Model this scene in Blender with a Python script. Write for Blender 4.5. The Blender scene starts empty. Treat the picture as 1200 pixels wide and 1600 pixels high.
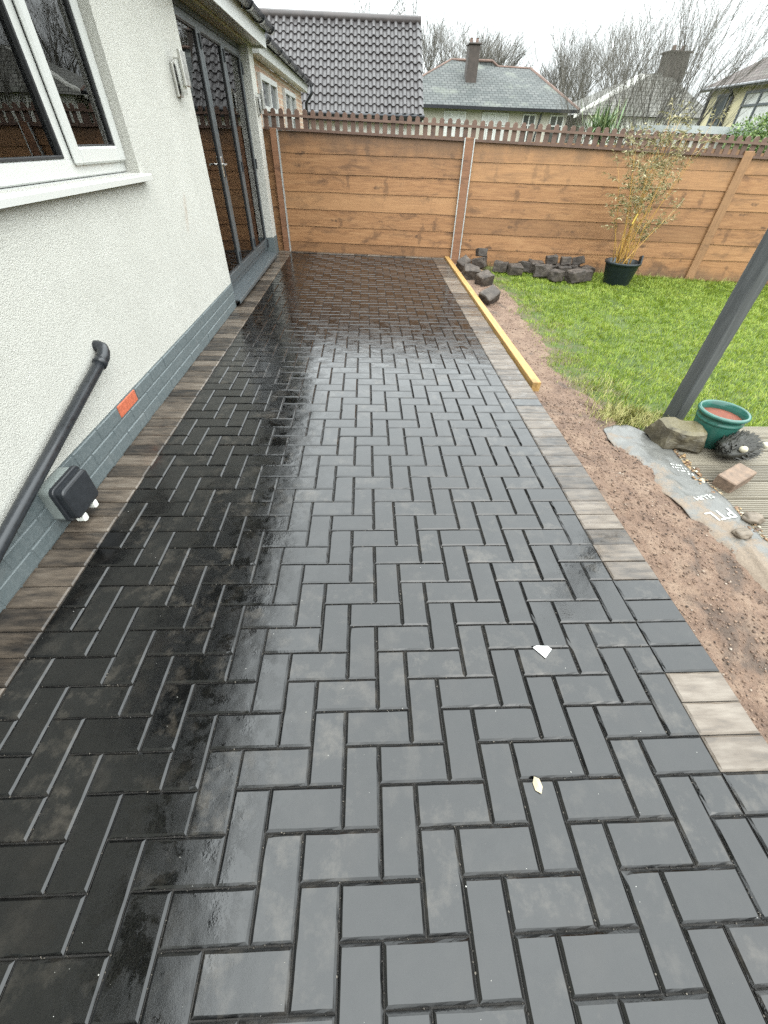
import bpy, math, random
import numpy as np
from mathutils import Vector, Matrix, noise
random.seed(7); rng = np.random.default_rng(7)
scene = bpy.context.scene
COL = scene.collection
R = math.radians

# ------------------------------------------------------------------ camera
cam_d = bpy.data.cameras.new("camera"); cam = bpy.data.objects.new("camera", cam_d); COL.objects.link(cam)
scene.camera = cam
cam_d.sensor_fit = 'VERTICAL'; cam_d.sensor_height = 32.0; cam_d.lens = 32.0 * 623.24 / 1600.0
cam_d.clip_start = 0.02; cam_d.clip_end = 800
CAM = Vector((0.2682, -0.6980, 1.3229))
yaw, pit, rol = 0.058508, 0.749818, -0.0355996
fw = Vector((math.sin(yaw)*math.cos(pit), math.cos(yaw)*math.cos(pit), -math.sin(pit)))
rt = Vector((math.cos(yaw), -math.sin(yaw), 0)); dn = fw.cross(rt)
r_ = rt*math.cos(rol) + dn*math.sin(rol); d_ = dn*math.cos(rol) - rt*math.sin(rol)
cam.matrix_world = Matrix(((r_.x, -d_.x, -fw.x, CAM.x), (r_.y, -d_.y, -fw.y, CAM.y), (r_.z, -d_.z, -fw.z, CAM.z), (0, 0, 0, 1)))

# ------------------------------------------------------------------ sky, sun, exposure
SUN_EL, SUN_AZ = R(48), R(150)
SKY_ZENITH = 6.3
world = bpy.data.worlds.new("World"); scene.world = world; world.use_nodes = True
nt = world.node_tree; nt.nodes.clear()
def wn(t, **k):
    n = nt.nodes.new(t)
    for a, b in k.items(): setattr(n, a, b)
    return n
wout = wn('ShaderNodeOutputWorld'); bg = wn('ShaderNodeBackground'); add = wn('ShaderNodeAddShader'); bg2 = wn('ShaderNodeBackground')
sky = wn('ShaderNodeTexSky', sky_type='NISHITA', sun_disc=False, sun_elevation=SUN_EL, sun_rotation=SUN_AZ)
sky.dust_density = 6; sky.air_density = 1.0
bg2.inputs['Strength'].default_value = 0.012
nt.links.new(sky.outputs[0], bg2.inputs['Color'])
# even cloud deck, brightest overhead and dimming towards the horizon as an overcast sky does
tc = wn('ShaderNodeTexCoord'); sep = wn('ShaderNodeSeparateXYZ'); nt.links.new(tc.outputs['Generated'], sep.inputs[0])
mx = wn('ShaderNodeMath', operation='MAXIMUM'); mx.inputs[1].default_value = 0.0; nt.links.new(sep.outputs[2], mx.inputs[0])
iv = wn('ShaderNodeMath', operation='SUBTRACT'); iv.inputs[0].default_value = 1.0; nt.links.new(mx.outputs[0], iv.inputs[1])
sq = wn('ShaderNodeMath', operation='POWER'); sq.inputs[1].default_value = 1.8; nt.links.new(iv.outputs[0], sq.inputs[0])
ml = wn('ShaderNodeMath', operation='MULTIPLY_ADD'); ml.inputs[1].default_value = -0.84; ml.inputs[2].default_value = 1.0; nt.links.new(sq.outputs[0], ml.inputs[0])
cl = wn('ShaderNodeTexNoise'); cl.inputs['Scale'].default_value = 2.2; cl.inputs['Detail'].default_value = 5; nt.links.new(tc.outputs['Generated'], cl.inputs['Vector'])
cm = wn('ShaderNodeMapRange'); cm.inputs[1].default_value = 0.3; cm.inputs[2].default_value = 0.7; cm.inputs[3].default_value = 0.90; cm.inputs[4].default_value = 1.06
nt.links.new(cl.outputs[0], cm.inputs[0])
m2 = wn('ShaderNodeMath', operation='MULTIPLY'); nt.links.new(ml.outputs[0], m2.inputs[0]); nt.links.new(cm.outputs[0], m2.inputs[1])
m3 = wn('ShaderNodeMath', operation='MULTIPLY'); m3.inputs[1].default_value = SKY_ZENITH; nt.links.new(m2.outputs[0], m3.inputs[0])
bg.inputs['Color'].default_value = (0.935, 1.0, 1.01, 1); nt.links.new(m3.outputs[0], bg.inputs['Strength'])
nt.links.new(bg.outputs[0], add.inputs[0]); nt.links.new(bg2.outputs[0], add.inputs[1]); nt.links.new(add.outputs[0], wout.inputs['Surface'])
sun_d = bpy.data.lights.new("sun", 'SUN'); sun = bpy.data.objects.new("sun", sun_d); COL.objects.link(sun)
sun_d.energy = 0.8; sun_d.angle = R(35); sun_d.color = (1.0, 0.97, 0.92)
sdir = Vector((math.sin(SUN_AZ)*math.cos(SUN_EL), math.cos(SUN_AZ)*math.cos(SUN_EL), math.sin(SUN_EL)))
sun.rotation_euler = sdir.to_track_quat('Z', 'Y').to_euler(); sun.location = sdir*30
scene.view_settings.view_transform = 'Standard'; scene.view_settings.look = 'None'
scene.view_settings.exposure = 0.0; scene.view_settings.gamma = 1.0
scene.cycles.use_denoising = False
scene.cycles.max_bounces = 8; scene.cycles.transparent_max_bounces = 12
scene.cycles.caustics_reflective = False; scene.cycles.caustics_refractive = False

# ------------------------------------------------------------------ node helper
class NM:
    def __init__(s, name):
        s.m = bpy.data.materials.new(name); s.m.use_nodes = True; s.t = s.m.node_tree; s.t.nodes.clear()
        s.out = s.n('ShaderNodeOutputMaterial'); s.b = s.n('ShaderNodeBsdfPrincipled'); s.t.links.new(s.b.outputs[0], s.out.inputs[0])
        s._c = None
    def n(s, t, **k):
        n = s.t.nodes.new(t)
        for a, b in k.items(): setattr(n, a, b)
        return n
    def put(s, sock, v):
        if isinstance(v, (int, float)): sock.default_value = v
        elif isinstance(v, tuple): sock.default_value = v if len(v) == 4 or sock.type == 'VECTOR' else v + (1,)
        else: s.t.links.new(v, sock)
    def set(s, **k):
        for a, v in k.items(): s.put(s.b.inputs[a.replace('_', ' ')], v)
    def coord(s, kind='Object', scale=None, shift=None):
        c = s.n('ShaderNodeTexCoord').outputs[kind]
        if shift is not None: c = s.vadd(c, shift)
        if scale:
            mp = s.n('ShaderNodeMapping'); mp.inputs['Scale'].default_value = scale; s.t.links.new(c, mp.inputs[0]); c = mp.outputs[0]
        return c
    def pos(s, scale=None):
        c = s.n('ShaderNodeNewGeometry').outputs['Position']
        if scale:
            mp = s.n('ShaderNodeMapping'); mp.inputs['Scale'].default_value = scale; s.t.links.new(c, mp.inputs[0]); c = mp.outputs[0]
        return c
    def vadd(s, a, b):
        v = s.n('ShaderNodeVectorMath', operation='ADD'); s.t.links.new(a, v.inputs[0]); s.t.links.new(b, v.inputs[1]); return v.outputs[0]
    def rand(s, island=False):
        return s.n('ShaderNodeNewGeometry').outputs['Random Per Island'] if island else s.n('ShaderNodeObjectInfo').outputs['Random']
    def rvec(s, island=False, k=40):
        w = s.n('ShaderNodeTexWhiteNoise', noise_dimensions='1D'); s.t.links.new(s.rand(island), w.inputs['W'])
        v = s.n('ShaderNodeVectorMath', operation='SCALE'); v.inputs['Scale'].default_value = k; s.t.links.new(w.outputs['Color'], v.inputs[0]); return v.outputs[0]
    def noise(s, vec, scale, detail=4, rough=.55, dist=0):
        x = s.n('ShaderNodeTexNoise'); x.inputs['Scale'].default_value = scale; x.inputs['Detail'].default_value = detail
        x.inputs['Roughness'].default_value = rough; x.inputs['Distortion'].default_value = dist; s.put(x.inputs['Vector'], vec); return x.outputs[0]
    def vor(s, vec, scale, feature='F1', out='Distance'):
        x = s.n('ShaderNodeTexVoronoi', feature=feature); x.inputs['Scale'].default_value = scale; s.put(x.inputs['Vector'], vec); return x.outputs[out]
    def mr(s, v, a, b, c=0., d=1., smooth=False):
        x = s.n('ShaderNodeMapRange', interpolation_type='SMOOTHSTEP' if smooth else 'LINEAR')
        for i, q in enumerate((v, a, b, c, d)): s.put(x.inputs[i], q)
        return x.outputs[0]
    def mix(s, f, a, b, kind='MIX'):
        x = s.n('ShaderNodeMix', data_type='RGBA', blend_type=kind); s.put(x.inputs[0], f); s.put(x.inputs[6], a); s.put(x.inputs[7], b); return x.outputs[2]
    def math(s, op, a, b=0.):
        x = s.n('ShaderNodeMath', operation=op); s.put(x.inputs[0], a); s.put(x.inputs[1], b); return x.outputs[0]
    def ramp(s, v, *stops):
        x = s.n('ShaderNodeValToRGB'); e = x.color_ramp.elements
        while len(e) < len(stops): e.new(0.5)
        for i, (p, c) in enumerate(stops): e[i].position = p; e[i].color = c + (1,)
        s.put(x.inputs[0], v); return x.outputs[0]
    def bump(s, h, dist=.01, strength=1., prev=None):
        x = s.n('ShaderNodeBump'); x.inputs['Distance'].default_value = dist; s.put(x.inputs['Strength'], strength); s.put(x.inputs['Height'], h)
        if prev is not None: s.t.links.new(prev, x.inputs['Normal'])
        return x.outputs[0]
M = {}
def plain(name, col, rough=.6, var=.12, scale=30., bumpd=0., island=False, metal=0., spec=None, rv=.08):
    m = NM(name); c = m.coord('Object', shift=m.rvec(island)); n = m.noise(c, scale, 5)
    f = m.mr(n, .3, .7, 1-var, 1+var)
    g = m.n('ShaderNodeVectorMath', operation='SCALE'); g.inputs[0].default_value = col; m.put(g.inputs['Scale'], f)
    m.set(Base_Color=g.outputs[0], Roughness=m.mr(n, .3, .7, max(0, rough-rv), min(1, rough+rv)), Metallic=metal)
    if spec is not None: m.set(Specular_IOR_Level=spec)
    if bumpd: m.set(Normal=m.bump(n, bumpd))
    M[name] = m.m; return m
# ---- wet concrete block paving
def paver_mat(name, island, border=False, pale=0.):
    m = NM(name); rv = m.rvec(island, 60); c = m.vadd(m.pos(), rv); rnd = m.rand(island)
    fine = m.noise(c, 420, 4, .65); mid = m.noise(c, 30, 5, .6); big = m.noise(m.pos(), 5, 4)
    if not border:
        base = m.mix(m.mr(mid, .35, .72), (.0016, .0017, .0018), (.0040, .0040, .0039))
        base = m.mix(m.mr(fine, .64, .78, 0, .2), base, (.030, .030, .029))
        base = m.mix(m.mr(big, .54, .76, 0, .35), base, (.012, .009, .007))
        dust = m.noise(m.vadd(m.pos((1, 1, 1)), rv), 13, 7, .7); base = m.mix(m.math('MULTIPLY', m.mr(dust, .50, .72, 0, .85), m.mr(rnd, .2, .9, .12, 1)), base, (.036, .031, .025))   # dried silt, more on some blocks than on others
        tone = m.mr(rnd, 0, 1, .75, 1.35)
    else:
        st = m.noise(m.vadd(m.pos((5, 22, 5)), rv), 1.6, 5, .6)
        base = m.ramp(m.math('ADD', st, m.mr(rnd, 0, 1, -.12+pale, .12+pale)), (.20, (.022, .020, .019)), (.36, (.056, .046, .038)), (.56, (.120, .095, .073)), (.8, (.185, .155, .125)))
        base = m.mix(m.mr(fine, .58, .75, 0, .4), base, (.15, .135, .115))
        tone = m.mr(rnd, 0, 1, .52, .86)
    g = m.n('ShaderNodeVectorMath', operation='SCALE'); m.put(g.inputs[0], base); m.put(g.inputs['Scale'], tone)
    wet = m.noise(c, 8, 8, .72, .3)            # film of rain water lying in patches
    film = m.mr(wet, .50, .57, 0, 1, True)
    rough = m.mr(film, 0, 1, .30 if border else .17, .12 if border else .045)
    rough = m.math('ADD', rough, m.mr(fine, .4, .75, 0, .10))
    grain = m.bump(fine, .0005, m.mr(film, 0, 1, .26 if not border else .6, .07))
    swell = m.bump(m.noise(c, 130, 3), .0011, m.mr(film, 0, 1, .10, .32), grain); swell = m.bump(m.noise(c, 9, 2, .5), .0050, .5, swell)
    m.set(Base_Color=g.outputs[0], Roughness=rough, Normal=swell, IOR=1.54 if not border else 1.42)
    M[name] = m.m
paver_mat('paver', False); paver_mat('paver_far', True); paver_mat('border', False, True); paver_mat('border_pale', False, True, .03)
# ---- render, painted brick
m = NM('render'); c = m.pos(); n1 = m.noise(c, 165, 4, .65); n2 = m.vor(c, 210); big = m.noise(c, 2.2, 4)
base = m.mix(m.mr(big, .35, .7), (.470, .463, .422), (.515, .508, .466))
base = m.mix(m.mr(n1, .34, .58, .30, 0), base, (.27, .265, .235))
sp = m.n('ShaderNodeSeparateXYZ'); m.put(sp.inputs[0], c)
ly = m.math('SUBTRACT', sp.outputs[1], m.math('ADD', m.math('MULTIPLY', sp.outputs[2], .5), 2.69))
sy = m.mr(m.math('ABSOLUTE', ly), .0, .055, 1, 0, True); sz = m.mr(m.math('ABSOLUTE', m.math('SUBTRACT', sp.outputs[2], .88)), .04, .15, 1, 0, True)
stain = m.math('MULTIPLY', m.math('MULTIPLY', sy, sz), m.mr(m.noise(c, 25, 4), .35, .65, .25, .75))
base = m.mix(stain, base, (.36, .29, .23))
m.set(Base_Color=base, Roughness=.93, Specular_IOR_Level=.25, Normal=m.bump(m.math('ADD', n1, m.mr(n2, 0, .6, 0, .7)), .0036, .8))
M['render'] = m.m
m = NM('painted_brick'); c = m.pos(); n = m.noise(c, 60, 5); 
base = m.mix(m.mr(n, .35, .7), (.085, .104, .108), (.115, .134, .137)); base = m.mix(m.mr(m.noise(c, 9, 4), .58, .72, 0, .5), base, (.14, .155, .155))
m.set(Base_Color=base, Roughness=.5, Normal=m.bump(n, .003, .6)); M['painted_brick'] = m.m
plain('bare_brick', (.42, .105, .05), .8, .2, 50, .002)
plain('upvc', (.485, .49, .47), .28, .012, 6, rv=.01); plain('fascia_white', (.48, .485, .465), .35, .02, 4, rv=.01)
plain('anthracite', (.060, .070, .075), .34, .12, 30); plain('black_plastic', (.016, .018, .021), .33, .2, 30, .0004)
plain('gutter_plastic', (.012, .013, .016), .18, .2, 20)
plain('rubber', (.01, .01, .011), .6); plain('grey_plastic', (.20, .225, .215), .42, .1, 40); plain('white_plastic', (.74, .75, .70), .4, .05)
plain('steel', (.52, .51, .48), .36, .08, 40, metal=1.0); plain('diffuser', (.85, .85, .82), .4, .03)
plain('galv', (.46, .48, .47), .5, .15, 30, metal=.6)
plain('interior', (.16, .15, .14), .9); plain('interior_dark', (.05, .045, .04), .9)
plain('chrome', (.6, .58, .55), .25, .05, metal=1.0)
# thin glass: clear film that reflects by the Fresnel law
m = NM('glass'); tr = m.n('ShaderNodeBsdfTransparent'); tr.inputs[0].default_value = (.80, .84, .82, 1); gl = m.n('ShaderNodeBsdfGlossy'); gl.inputs['Roughness'].default_value = .006
fr = m.n('ShaderNodeFresnel'); fr.inputs['IOR'].default_value = 1.75
m.t.links.new(m.bump(m.noise(m.pos(), 2.5, 2), .004, .22), gl.inputs['Normal'])
ms = m.n('ShaderNodeMixShader'); m.t.links.new(fr.outputs[0], ms.inputs[0]); m.t.links.new(tr.outputs[0], ms.inputs[1]); m.t.links.new(gl.outputs[0], ms.inputs[2]); m.t.links.new(ms.outputs[0], m.out.inputs[0]); M['glass'] = m.m
# ---- wood
def wood(name, dark, mid, light, top=None, scale=(1.2, 18, 18), knots=True, rough=.62, drip=True, island=False):
    m = NM(name); rv = m.rvec(island, 50); c = m.coord('Object', scale, rv); o = m.coord('Object', None, rv)
    g = m.noise(c, 2.2, 6, .65, .9); f = m.noise(c, 9, 4, .7)
    base = m.ramp(m.math('ADD', m.math('MULTIPLY', g, .72), m.math('MULTIPLY', f, .28)), (.28, dark), (.48, mid), (.68, light))
    if knots:
        ck = m.coord('Object', (2.3, 4.6, 6.0), rv); kd = m.vor(ck, 1.0); kn = m.math('ADD', kd, m.mr(m.noise(o, 26, 4), .3, .7, -.10, .10))
        base = m.mix(m.mr(kn, .04, .17, .75, 0, True), base, tuple(q*.30 for q in dark))
        cs = m.coord('Object', (5.5, 3, 1.6), rv); sc_ = m.math('ADD', m.vor(cs, 1.0), m.mr(m.noise(o, 19, 5, .7), .3, .7, -.16, .16))      # rough saw marks and bark streaks
        base = m.mix(m.mr(sc_, .10, .24, .5, 0, True), base, tuple(q*.45 for q in dark))
    if drip:
        bl = m.noise(m.coord('Object', (1.6, 2, 4.5), rv), 1.4, 6, .68, .6)
        base = m.mix(m.mr(bl, .50, .70, 0, .72, True), base, tuple(q*.62 for q in dark)); base = m.mix(m.mr(bl, .30, .44, .4, 0, True), base, light)
    if top:                                                    # rain staining creeping down from the top boards and up from the soil
        sz_ = m.n('ShaderNodeSeparateXYZ'); m.put(sz_.inputs[0], m.pos()); wn_ = m.noise(m.pos((1, 1, .5)), 3.5, 6, .7)
        st_ = m.math('ADD', m.math('MAXIMUM', m.mr(sz_.outputs[2], .9, 1.4, -.2, .45), m.mr(sz_.outputs[2], -.1, .12, .4, -.2)), wn_); base = m.mix(m.mr(st_, .48, .95, 0, .75, True), base, top)
    base = m.mix(m.mr(m.rand(island), 0, .5, .5, 0), base, tuple(q*.50 for q in mid)); base = m.mix(m.mr(m.rand(island), .55, 1, 0, .4), base, light)
    m.set(Base_Color=base, Roughness=m.mr(g, .3, .7, rough-.12, rough+.12), Normal=m.bump(m.math('ADD', g, m.math('MULTIPLY', f, .5)), .0025, .5)); M[name] = m.m
wood('fence_wood', (.124, .059, .026), (.268, .130, .053), (.355, .194, .088), top=(.085, .050, .028))
wood('fence_post', (.115, .052, .026), (.20, .095, .048), (.25, .125, .068), knots=False)
wood('tan_post', (.120, .062, .030), (.220, .115, .052), (.29, .160, .078), scale=(14, 14, 1.2), knots=False)
wood('picket_wood', (.070, .040, .028), (.115, .066, .046), (.155, .096, .070), scale=(10, 10, 1.2), knots=False)
wood('new_timber', (.22, .118, .033), (.36, .21, .066), (.46, .30, .12), scale=(14, 1.2, 14), drip=False)
wood('grey_post', (.030, .033, .033), (.052, .056, .056), (.080, .084, .082), scale=(12, 12, .8), drip=False, knots=False)
wood('deck_wood', (.085, .072, .052), (.140, .120, .088), (.195, .172, .132), scale=(.8, 14, 14), knots=False, rough=.55, drip=False)
# ---- ground
def soil_mat(name, dirt=True):
    m = NM(name); c = m.pos(); n = m.noise(c, 9, 6, .65); f = m.noise(c, 90, 5, .7); p = m.noise(c, 3.1, 5, .6, .8)
    base = m.ramp(n, (.3, (.092, .054, .035)), (.5, (.165, .103, .068)), (.68, (.232, .160, .110)))
    base = m.mix(m.mr(p, .57, .68, 0, .8), base, (.045, .034, .026))
    base = m.mix(m.mr(f, .35, .7, .5, 0), base, (.070, .044, .031)); base = m.mix(m.mr(m.vor(c, 150), .05, .14, .3, 0), base, (.27, .21, .165))
    m.set(Base_Color=base, Roughness=.85, Normal=m.bump(m.math('ADD', n, f), .012, .9)); M[name] = m.m
soil_mat('soil')
m = NM('lawn'); c = m.pos(); n = m.noise(c, 4, 5); f = m.noise(c, 60, 4)
base = m.ramp(m.math('ADD', m.math('MULTIPLY', n, .6), m.math('MULTIPLY', f, .4)), (.32, (.022, .034, .007)), (.5, (.045, .070, .010)), (.7, (.08, .10, .02)))
s4 = m.n('ShaderNodeSeparateXYZ'); m.put(s4.inputs[0], c); bare = m.math('ADD', m.mr(s4.outputs[0], 1.9, 2.8, .24, -.14), m.noise(c, 7, 5)); base = m.mix(m.mr(bare, .55, .72, 0, .8), base, (.085, .062, .035))
m.set(Base_Color=base, Roughness=.9, Normal=m.bump(f, .01)); M['lawn'] = m.m
m = NM('grass_blade'); r = m.rand(True); p = m.noise(m.pos(), 2.6, 6, .7)
base = m.ramp(m.math('ADD', m.math('MULTIPLY', r, .48), m.math('MULTIPLY', p, .65)), (.2, (.042, .076, .006)), (.42, (.118, .188, .012)), (.62, (.210, .285, .026)), (.85, (.34, .37, .075)))
m.set(Base_Color=base, Roughness=.5, Specular_IOR_Level=.35)
tl = m.n('ShaderNodeBsdfTranslucent'); m.put(tl.inputs[0], base); ms = m.n('ShaderNodeMixShader'); ms.inputs[0].default_value = .3
m.t.links.new(m.b.outputs[0], ms.inputs[1]); m.t.links.new(tl.outputs[0], ms.inputs[2]); m.t.links.new(ms.outputs[0], m.out.inputs[0]); M['grass_blade'] = m.m
m = NM('dry_grass'); base = m.ramp(m.rand(True), (0, (.10, .12, .02)), (.5, (.22, .21, .055)), (1, (.33, .29, .11))); m.set(Base_Color=base, Roughness=.6); M['dry_grass'] = m.m
m = NM('crumb'); base = m.ramp(m.rand(True), (0, (.032, .023, .017)), (.2, (.085, .053, .037)), (.8, (.165, .106, .071)), (.97, (.19, .135, .094)), (1, (.28, .24, .20))); m.set(Base_Color=base, Roughness=.85); M['crumb'] = m.m
m = NM('pebble'); base = m.ramp(m.rand(True), (0, (.05, .034, .024)), (.3, (.14, .075, .036)), (.6, (.22, .135, .06)), (.85, (.30, .225, .115)), (1, (.36, .33, .28))); m.set(Base_Color=base, Roughness=.5); M['pebble'] = m.m
m = NM('grit'); base = m.ramp(m.rand(True), (0, (.12, .115, .10)), (1, (.45, .44, .41))); m.set(Base_Color=base, Roughness=.6); M['grit'] = m.m
# plastic bag, dusted with sand
m = NM('plastic_sheet'); c = m.pos(); n = m.noise(c, 7, 6, .62, .5); f = m.noise(c, 120, 4, .7)
sx = m.n('ShaderNodeSeparateXYZ'); m.put(sx.inputs[0], c); gx = m.math('ADD', m.math('MULTIPLY', m.math('SUBTRACT', 2.02, sx.outputs[0]), .95), m.math('MULTIPLY', m.math('SUBTRACT', .85, sx.outputs[1]), .30))
sand = m.mr(m.math('ADD', m.math('ADD', n, gx), m.math('MULTIPLY', f, .22)), .54, .74, 0, .9, True)
base = m.mix(m.mr(m.noise(c, 20, 4), .3, .7), (.066, .065, .060), (.105, .103, .094)); base = m.mix(sand, base, m.mix(m.mr(f, .3, .7), (.120, .088, .062), (.190, .146, .106)))
m.set(Base_Color=base, Roughness=m.mr(sand, 0, 1, .33, .9), Normal=m.bump(m.math('ADD', n, m.math('MULTIPLY', f, .3)), .008, .55)); M['plastic_sheet'] = m.m
plain('print_white', (.42, .42, .39), .6, .35, 60)
# stones
m = NM('sett'); c = m.coord('Object', shift=m.rvec()); n = m.noise(c, 14, 6, .65); 
base = m.ramp(n, (.3, (.020, .015, .011)), (.5, (.045, .034, .026)), (.7, (.105, .084, .066))); base = m.mix(m.mr(m.rand(), 0, 1, 0, .5), base, (.032, .026, .022))
m.set(Base_Color=base, Roughness=.72, Normal=m.bump(n, .012)); M['sett'] = m.m
m = NM('mossy_rock'); c = m.coord('Object'); n = m.noise(c, 11, 6, .65); ge = m.n('ShaderNodeNewGeometry'); s3 = m.n('ShaderNodeSeparateXYZ'); m.put(s3.inputs[0], ge.outputs['Normal'])
base = m.ramp(n, (.3, (.022, .018, .011)), (.5, (.055, .045, .026)), (.7, (.14, .12, .075))); base = m.mix(m.math('MULTIPLY', m.mr(s3.outputs[2], .5, .9), .55), base, (.12, .10, .045))
m.set(Base_Color=base, Roughness=.55, Normal=m.bump(n, .012)); M['mossy_rock'] = m.m
plain('brown_block', (.135, .092, .064), .75, .3, 40, .002); plain('pebble_grey', (.12, .095, .07), .6, .25, 30, .002)
plain('glaze', (.022, .090, .070), .16, .22, 14); plain('terracotta', (.13, .036, .018), .85, .25, 40, .003)
plain('spines', (.018, .017, .012), .55, .7, 60, .002, island=True); plain('knob', (.34, .31, .23), .5, .12, 30)
plain('pot_black', (.012, .019, .022), .35, .2, 20); plain('cane', (.42, .245, .062), .5, .25, 14, island=True); plain('yellow_tag', (.50, .36, .07), .5, .05)
m = NM('bamboo_leaf'); base = m.ramp(m.rand(True), (0, (.065, .065, .022)), (.4, (.155, .140, .055)), (.8, (.28, .245, .11)), (1, (.42, .37, .22))); m.set(Base_Color=base, Roughness=.5); M['bamboo_leaf'] = m.m
plain('paper', (.50, .50, .49), .6, .03); plain('leaf_dry', (.33, .28, .19), .7, .15)
# far things
m = NM('roof_tile'); c = m.coord('Object', shift=m.rvec()); n = m.noise(c, 12, 5); 
base = m.mix(m.mr(n, .35, .7), (.034, .030, .030), (.062, .056, .055)); base = m.mix(m.mr(m.rand(), 0, 1, 0, .4), base, (.028, .024, .024)); base = m.mix(m.mr(m.noise(c, 40, 3), .66, .74, 0, .6), base, (.22, .22, .21))
m.set(Base_Color=base, Roughness=.5, Normal=m.bump(n, .004)); M['roof_tile'] = m.m
def slate(name, a, b, sc=(1, 1, 1), red=None):
    m = NM(name); c = m.coord('Object', sc); br = m.n('ShaderNodeTexBrick'); br.inputs['Scale'].default_value = 1; br.inputs['Brick Width'].default_value = .3; br.inputs['Row Height'].default_value = .22; br.inputs['Mortar Size'].default_value = .018
    br.inputs['Color1'].default_value = a + (1,); br.inputs['Color2'].default_value = b + (1,); br.inputs['Mortar'].default_value = tuple(q*.35 for q in a) + (1,); m.put(br.inputs['Vector'], m.n('ShaderNodeTexCoord').outputs['UV'])
    n = m.noise(c, .7, 6, .65); base = m.mix(m.mr(n, .55, .7, 0, .6), br.outputs['Color'], (.15, .16, .13)); m.set(Base_Color=base, Roughness=.8, Specular_IOR_Level=.25, Normal=m.bump(br.outputs['Fac'], .02, -.7)); M[name] = m.m
slate('slate', (.058, .064, .062), (.090, .094, .090)); slate('brown_tiles', (.060, .046, .040), (.090, .072, .064)); slate('grey_tiles', (.125, .122, .108), (.17, .165, .148)); slate('dark_tiles', (.05, .05, .052), (.07, .07, .07))
m = NM('stock_brick'); br = m.n('ShaderNodeTexBrick'); br.inputs['Scale'].default_value = 1; br.inputs['Brick Width'].default_value = .225; br.inputs['Row Height'].default_value = .075; br.inputs['Mortar Size'].default_value = .008
br.inputs['Color1'].default_value = (.30, .175, .115, 1); br.inputs['Color2'].default_value = (.42, .30, .21, 1); br.inputs['Mortar'].default_value = (.40, .36, .30, 1); m.put(br.inputs['Vector'], m.n('ShaderNodeTexCoord').outputs['UV'])
m.set(Base_Color=br.outputs['Color'], Roughness=.85, Normal=m.bump(br.outputs['Fac'], .006, -.8)); M['stock_brick'] = m.m
plain('chimney_brick', (.055, .044, .038), .9, .3, 6); plain('ridge_red', (.135, .088, .070), .85, .25, 5); plain('ridge_dark', (.055, .046, .044), .5, .3, 8); plain('pebbledash', (.36, .34, .29), .95, .12, 8); plain('cream_wall', (.60, .54, .40), .9, .1, 3); plain('yellow_wall', (.47, .42, .27), .9, .08, 3)
plain('white_wall', (.55, .54, .50), .9, .08, 3); plain('far_glass', (.05, .055, .055), .08, .2, 3); plain('net_curtain', (.45, .45, .43), .8, .15, 6)
plain('bark', (.060, .055, .045), .9, .3, 12, .004); plain('twig', (.095, .087, .072), .9, .2, 8)
m = NM('yucca_leaf'); base = m.ramp(m.rand(True), (0, (.045, .085, .030)), (.6, (.10, .16, .06)), (1, (.26, .28, .15))); m.set(Base_Color=base, Roughness=.5); M['yucca_leaf'] = m.m
m = NM('hedge_leaf'); base = m.ramp(m.rand(True), (0, (.04, .085, .02)), (.5, (.09, .155, .035)), (1, (.20, .25, .08))); m.set(Base_Color=base, Roughness=.5); M['hedge_leaf'] = m.m
plain('joint_sand', (.022, .020, .018), .9, .4, 120, .002); plain('garden_ground', (.06, .075, .025), .95, .3, 1.5)
plain('shed_roof', (.30, .32, .315), .6, .1, 5)

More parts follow.
